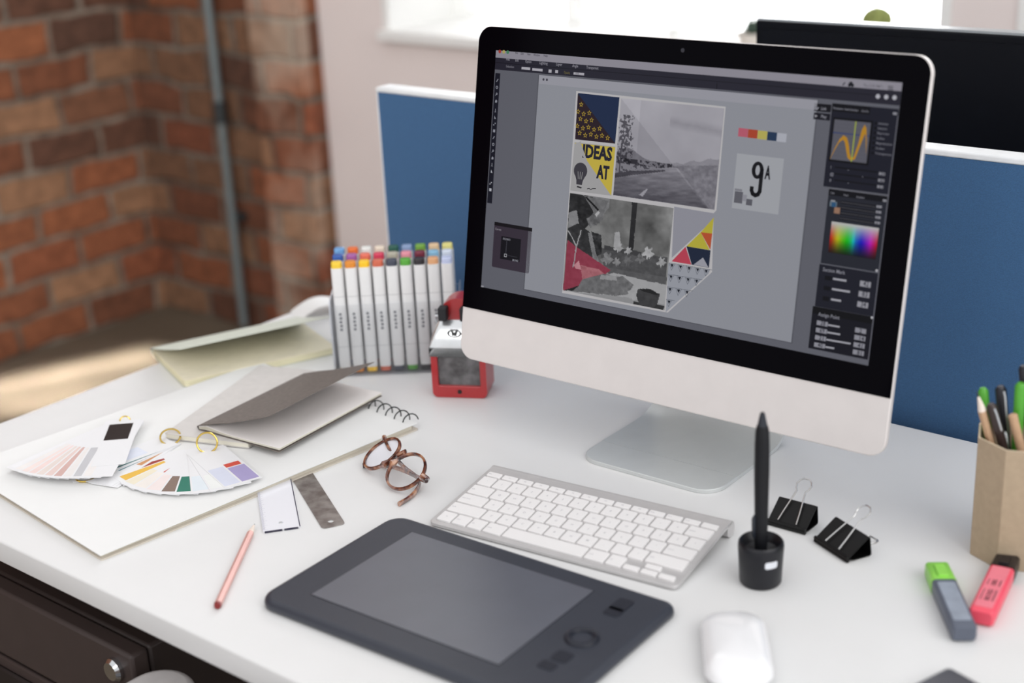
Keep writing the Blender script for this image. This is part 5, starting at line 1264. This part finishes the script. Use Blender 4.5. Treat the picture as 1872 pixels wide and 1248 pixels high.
rows = [
    ('front', [('yellow', (240, 202, 60)), ('orange', (220, 138, 50)), ('golden yellow', (246, 196, 40)), ('terracotta', (206, 104, 78)), ('dark slate', (70, 74, 88)), ('green', (90, 168, 62)), ('black', (48, 44, 48)), ('peach', (226, 170, 124)), ('lavender', (198, 208, 238))]),
    ('middle', [('blue', (52, 92, 170)), ('purple', (160, 92, 160)), ('coral', (224, 112, 92)), ('crimson pink', (210, 62, 92)), ('beige', (180, 176, 160)), ('pink', (232, 150, 166)), ('dark red', (120, 44, 62)), ('sky blue', (140, 190, 220)), ('pale blue', (214, 224, 238))]),
    ('back', [('light blue', (110, 160, 210)), ('bright orange', (226, 112, 54)), ('white', (226, 228, 224)), ('cream', (228, 214, 196)), ('dark green', (40, 92, 78)), ('grey blue', (140, 162, 198)), ('leaf green', (120, 170, 70)), ('light peach', (232, 200, 160)), ('pale yellow', (232, 224, 140))])]
ordn = ['leftmost', 'second from left', 'third from left', 'fourth from left', 'fifth from left', 'sixth from left', 'third from right', 'second from right', 'rightmost']
def make_marker():
    t = thing('art_marker', 'marker', 'marker', (0, 0, 0))
    def ov(w, d): return rrect(-w / 2, -d / 2, w / 2, d / 2, min(w, d) * .32, 4)
    MB().prism(ov(.0150, .0135), .0070, .1420, 0, r=.0006).build('barrel', MK, t)
    m = MB()
    for z_ in (.036, .104): m.prism(ov(.0152, .0137), z_, z_ + .0006)
    m.build('seam', MKS, t)
    m = MB()
    for k in range(5): m.box((0.0004 * (k % 2), -.0069, .060 + k * .0052), (.0032, .0002, .0034))
    m.build('print', MKL, t)
    return t
ccache = {}
def endcaps(c):
    if c not in ccache:
        mm = mat('marker_cap_%d_%d_%d' % c, c, 0.35, var=.02)
        t1_ = MB().prism(rrect(-.0068, -.0060, .0068, .0060, .004, 4), .1421, .1500, 0, r=.002).build('cap', mm, None)
        t2_ = MB().prism(rrect(-.0068, -.0060, .0068, .0060, .004, 4), .0, .0069, 0, rb=.001).build('base_cap', mm, None)
        ccache[c] = (t1_.data, t2_.data); bpy.data.objects.remove(t1_); bpy.data.objects.remove(t2_)
    return ccache[c]
proto = make_marker(); first = True
for r_i, (rn, lst) in enumerate(rows):
    for k, (cn, c) in enumerate(lst):
        if first: mk = proto; first = False
        else:
            mk = proto.copy(); COL.objects.link(mk)
            for ch in [q for q in proto.children if q.name.split('.')[0] in ('barrel', 'seam', 'print')]:
                d_ = ch.copy(); COL.objects.link(d_); d_.parent = mk
        for nm, me in zip(('cap', 'base_cap'), endcaps(c)):
            o = bpy.data.objects.new(nm, me); COL.objects.link(o); o.parent = mk
        mk.location = (mx0 + 0.01755 * k + (0.0 if r_i == 0 else 0.0), my0 + 0.0205 * r_i + .0012 * r_i, T + 0.0030 + 0.0025 * r_i)
        mk['label'] = 'white art marker with %s cap, %s in %s row' % (cn, ordn[k], rn); mk['category'] = 'marker'; mk['group'] = 'art markers in the clear case'
for r_i in (1, 2):
    cbx('shelf', (0, (my0 + 0.0217 * r_i) - (my0 + 0.022), 0.0028 + (0.0025 * r_i) / 2 - .0001), (2 * cw - .004, 0.018, 0.0025 * r_i - .0003))

# ============================================================ PENCIL SHARPENER
f0, f1 = at(793, 726, 0), at(890, 729, 0); yw = math.atan2(f1.y - f0.y, f1.x - f0.x); c = (f0 + f1) / 2
sh = thing('pencil_sharpener', 'red crank pencil sharpener with a chrome hood and clear shavings window', 'pencil sharpener', (c.x, c.y, T), yw)
RD = mat('red_enamel', (172, 42, 46), 0.3, coat=0.3); CHR = mat('chrome', (210, 212, 214), 0.15, 1.0)
w2 = 0.0345
def xz(poly, y0_, y1_): pass
RXM = RX(pi / 2)
out = rrect(-w2, 0.0005, w2, 0.066, [.007, .007, .002, .002], 6)
inn = rrect(-w2 + .008, 0.016, w2 - .008, 0.059, .002, 6)
def loop(poly, y): return [(x, y, z) for x, z in poly]
m = MB(); m.loft([loop(out, 0.0)] + [loop(out, 0.045)], cap0=False)
m.loft([loop(inn, 0.004), loop(inn, 0.0), loop(out, 0.0)], cap0=False, cap1=False)
m.build('body', RD, sh, bevel=0.001)
SHV = mat('pencil_shavings', (110, 90, 80), 0.8, var=.3, scale=240, col2=(40, 36, 36))
m = MB(); m.loft([loop(inn, .006), loop(inn, .004)], cap0=True, cap1=True)
m.build('shavings_drawer', mat('smoky_drawer', (118, 116, 118), 0.12, spec=0.8, var=.4, scale=45, col2=(54, 50, 52)), sh)
m = MB().lathe([(.0, 0), (.0028, 0), (.0028, .0004), (0, .0004)], 16, M=TR((0, -.0002, .0085)) @ RX(pi / 2)); m.build('screw_hole', DBLK, sh)
m = MB()
def sec(y, w, z0, z1): return [(x, y, z) for x, z in rrect(-w, z0, w, z1, [.002, .002, .012, .012], 5)]
m.loft([sec(-.002, .0355, .0645, .067), sec(-.001, .035, .0645, .076), sec(.004, .032, .0645, .090), sec(.012, .0295, .0645, .0985), (sec(.030, .029, .0645, .0985))])
m.build('chrome_hood', mat('satin_chrome', (226, 228, 230), 0.22, 0.8), sh)
m = MB(); LM = TR((-0.003, .0008, .0850)) @ RX(pi / 2 - .42)
m.ring((0, 0, 0.0005), .0078, .0011, 24, 6, 0, LM @ Matrix.Diagonal((1, .55, .5, 1)))
for s_ in (-1, 1): m.quad([(s_ * .0005, -.001, .001), (s_ * .003, -.001, .001), (s_ * .0045, .0062, .001), (s_ * .0012, .0022, .001)], 0, LM)
m.quad([(-.003, -.003, .001), (.003, -.003, .001), (.002, .0012, .001), (-.002, .0012, .001)], 0, LM)
m.build('emblem', mat('black_mark', (26, 28, 30), 0.4), sh)
m = MB(); m.tube([(-.030, .020, .092), (-.030, .020, .1005), (0, .018, .1015), (.030, .020, .1005)], .0016, 8); m.build('hood_ridge', CHR, sh)
m = MB().tube([(0, .014, .102), (0, .044, .102)], .0235, 32, 0, Matrix.Identity(4)); m.build('face_plate', RD, sh, bevel=.001)
for s_ in (-1, 1):
    MB().box((s_ * .0135 - .003, .0065, .109), (.0105, .014, .017)).build('rubber_jaw', mat('rubber_black', (30, 30, 34), .6), sh, bevel=.0015)
m = MB(); m.tube([(0, .044, .10), (0, .060, .10)], .006, 14); m.tube([(0, .057, .10), (.030, .057, .085)], .003, 10); m.build('crank', CHR, sh)
MB().tube([(.030, .057, .085), (.030, .080, .085)], .006, 14).build('crank_knob', mat('rubber_black', (30, 30, 34), .6), sh)
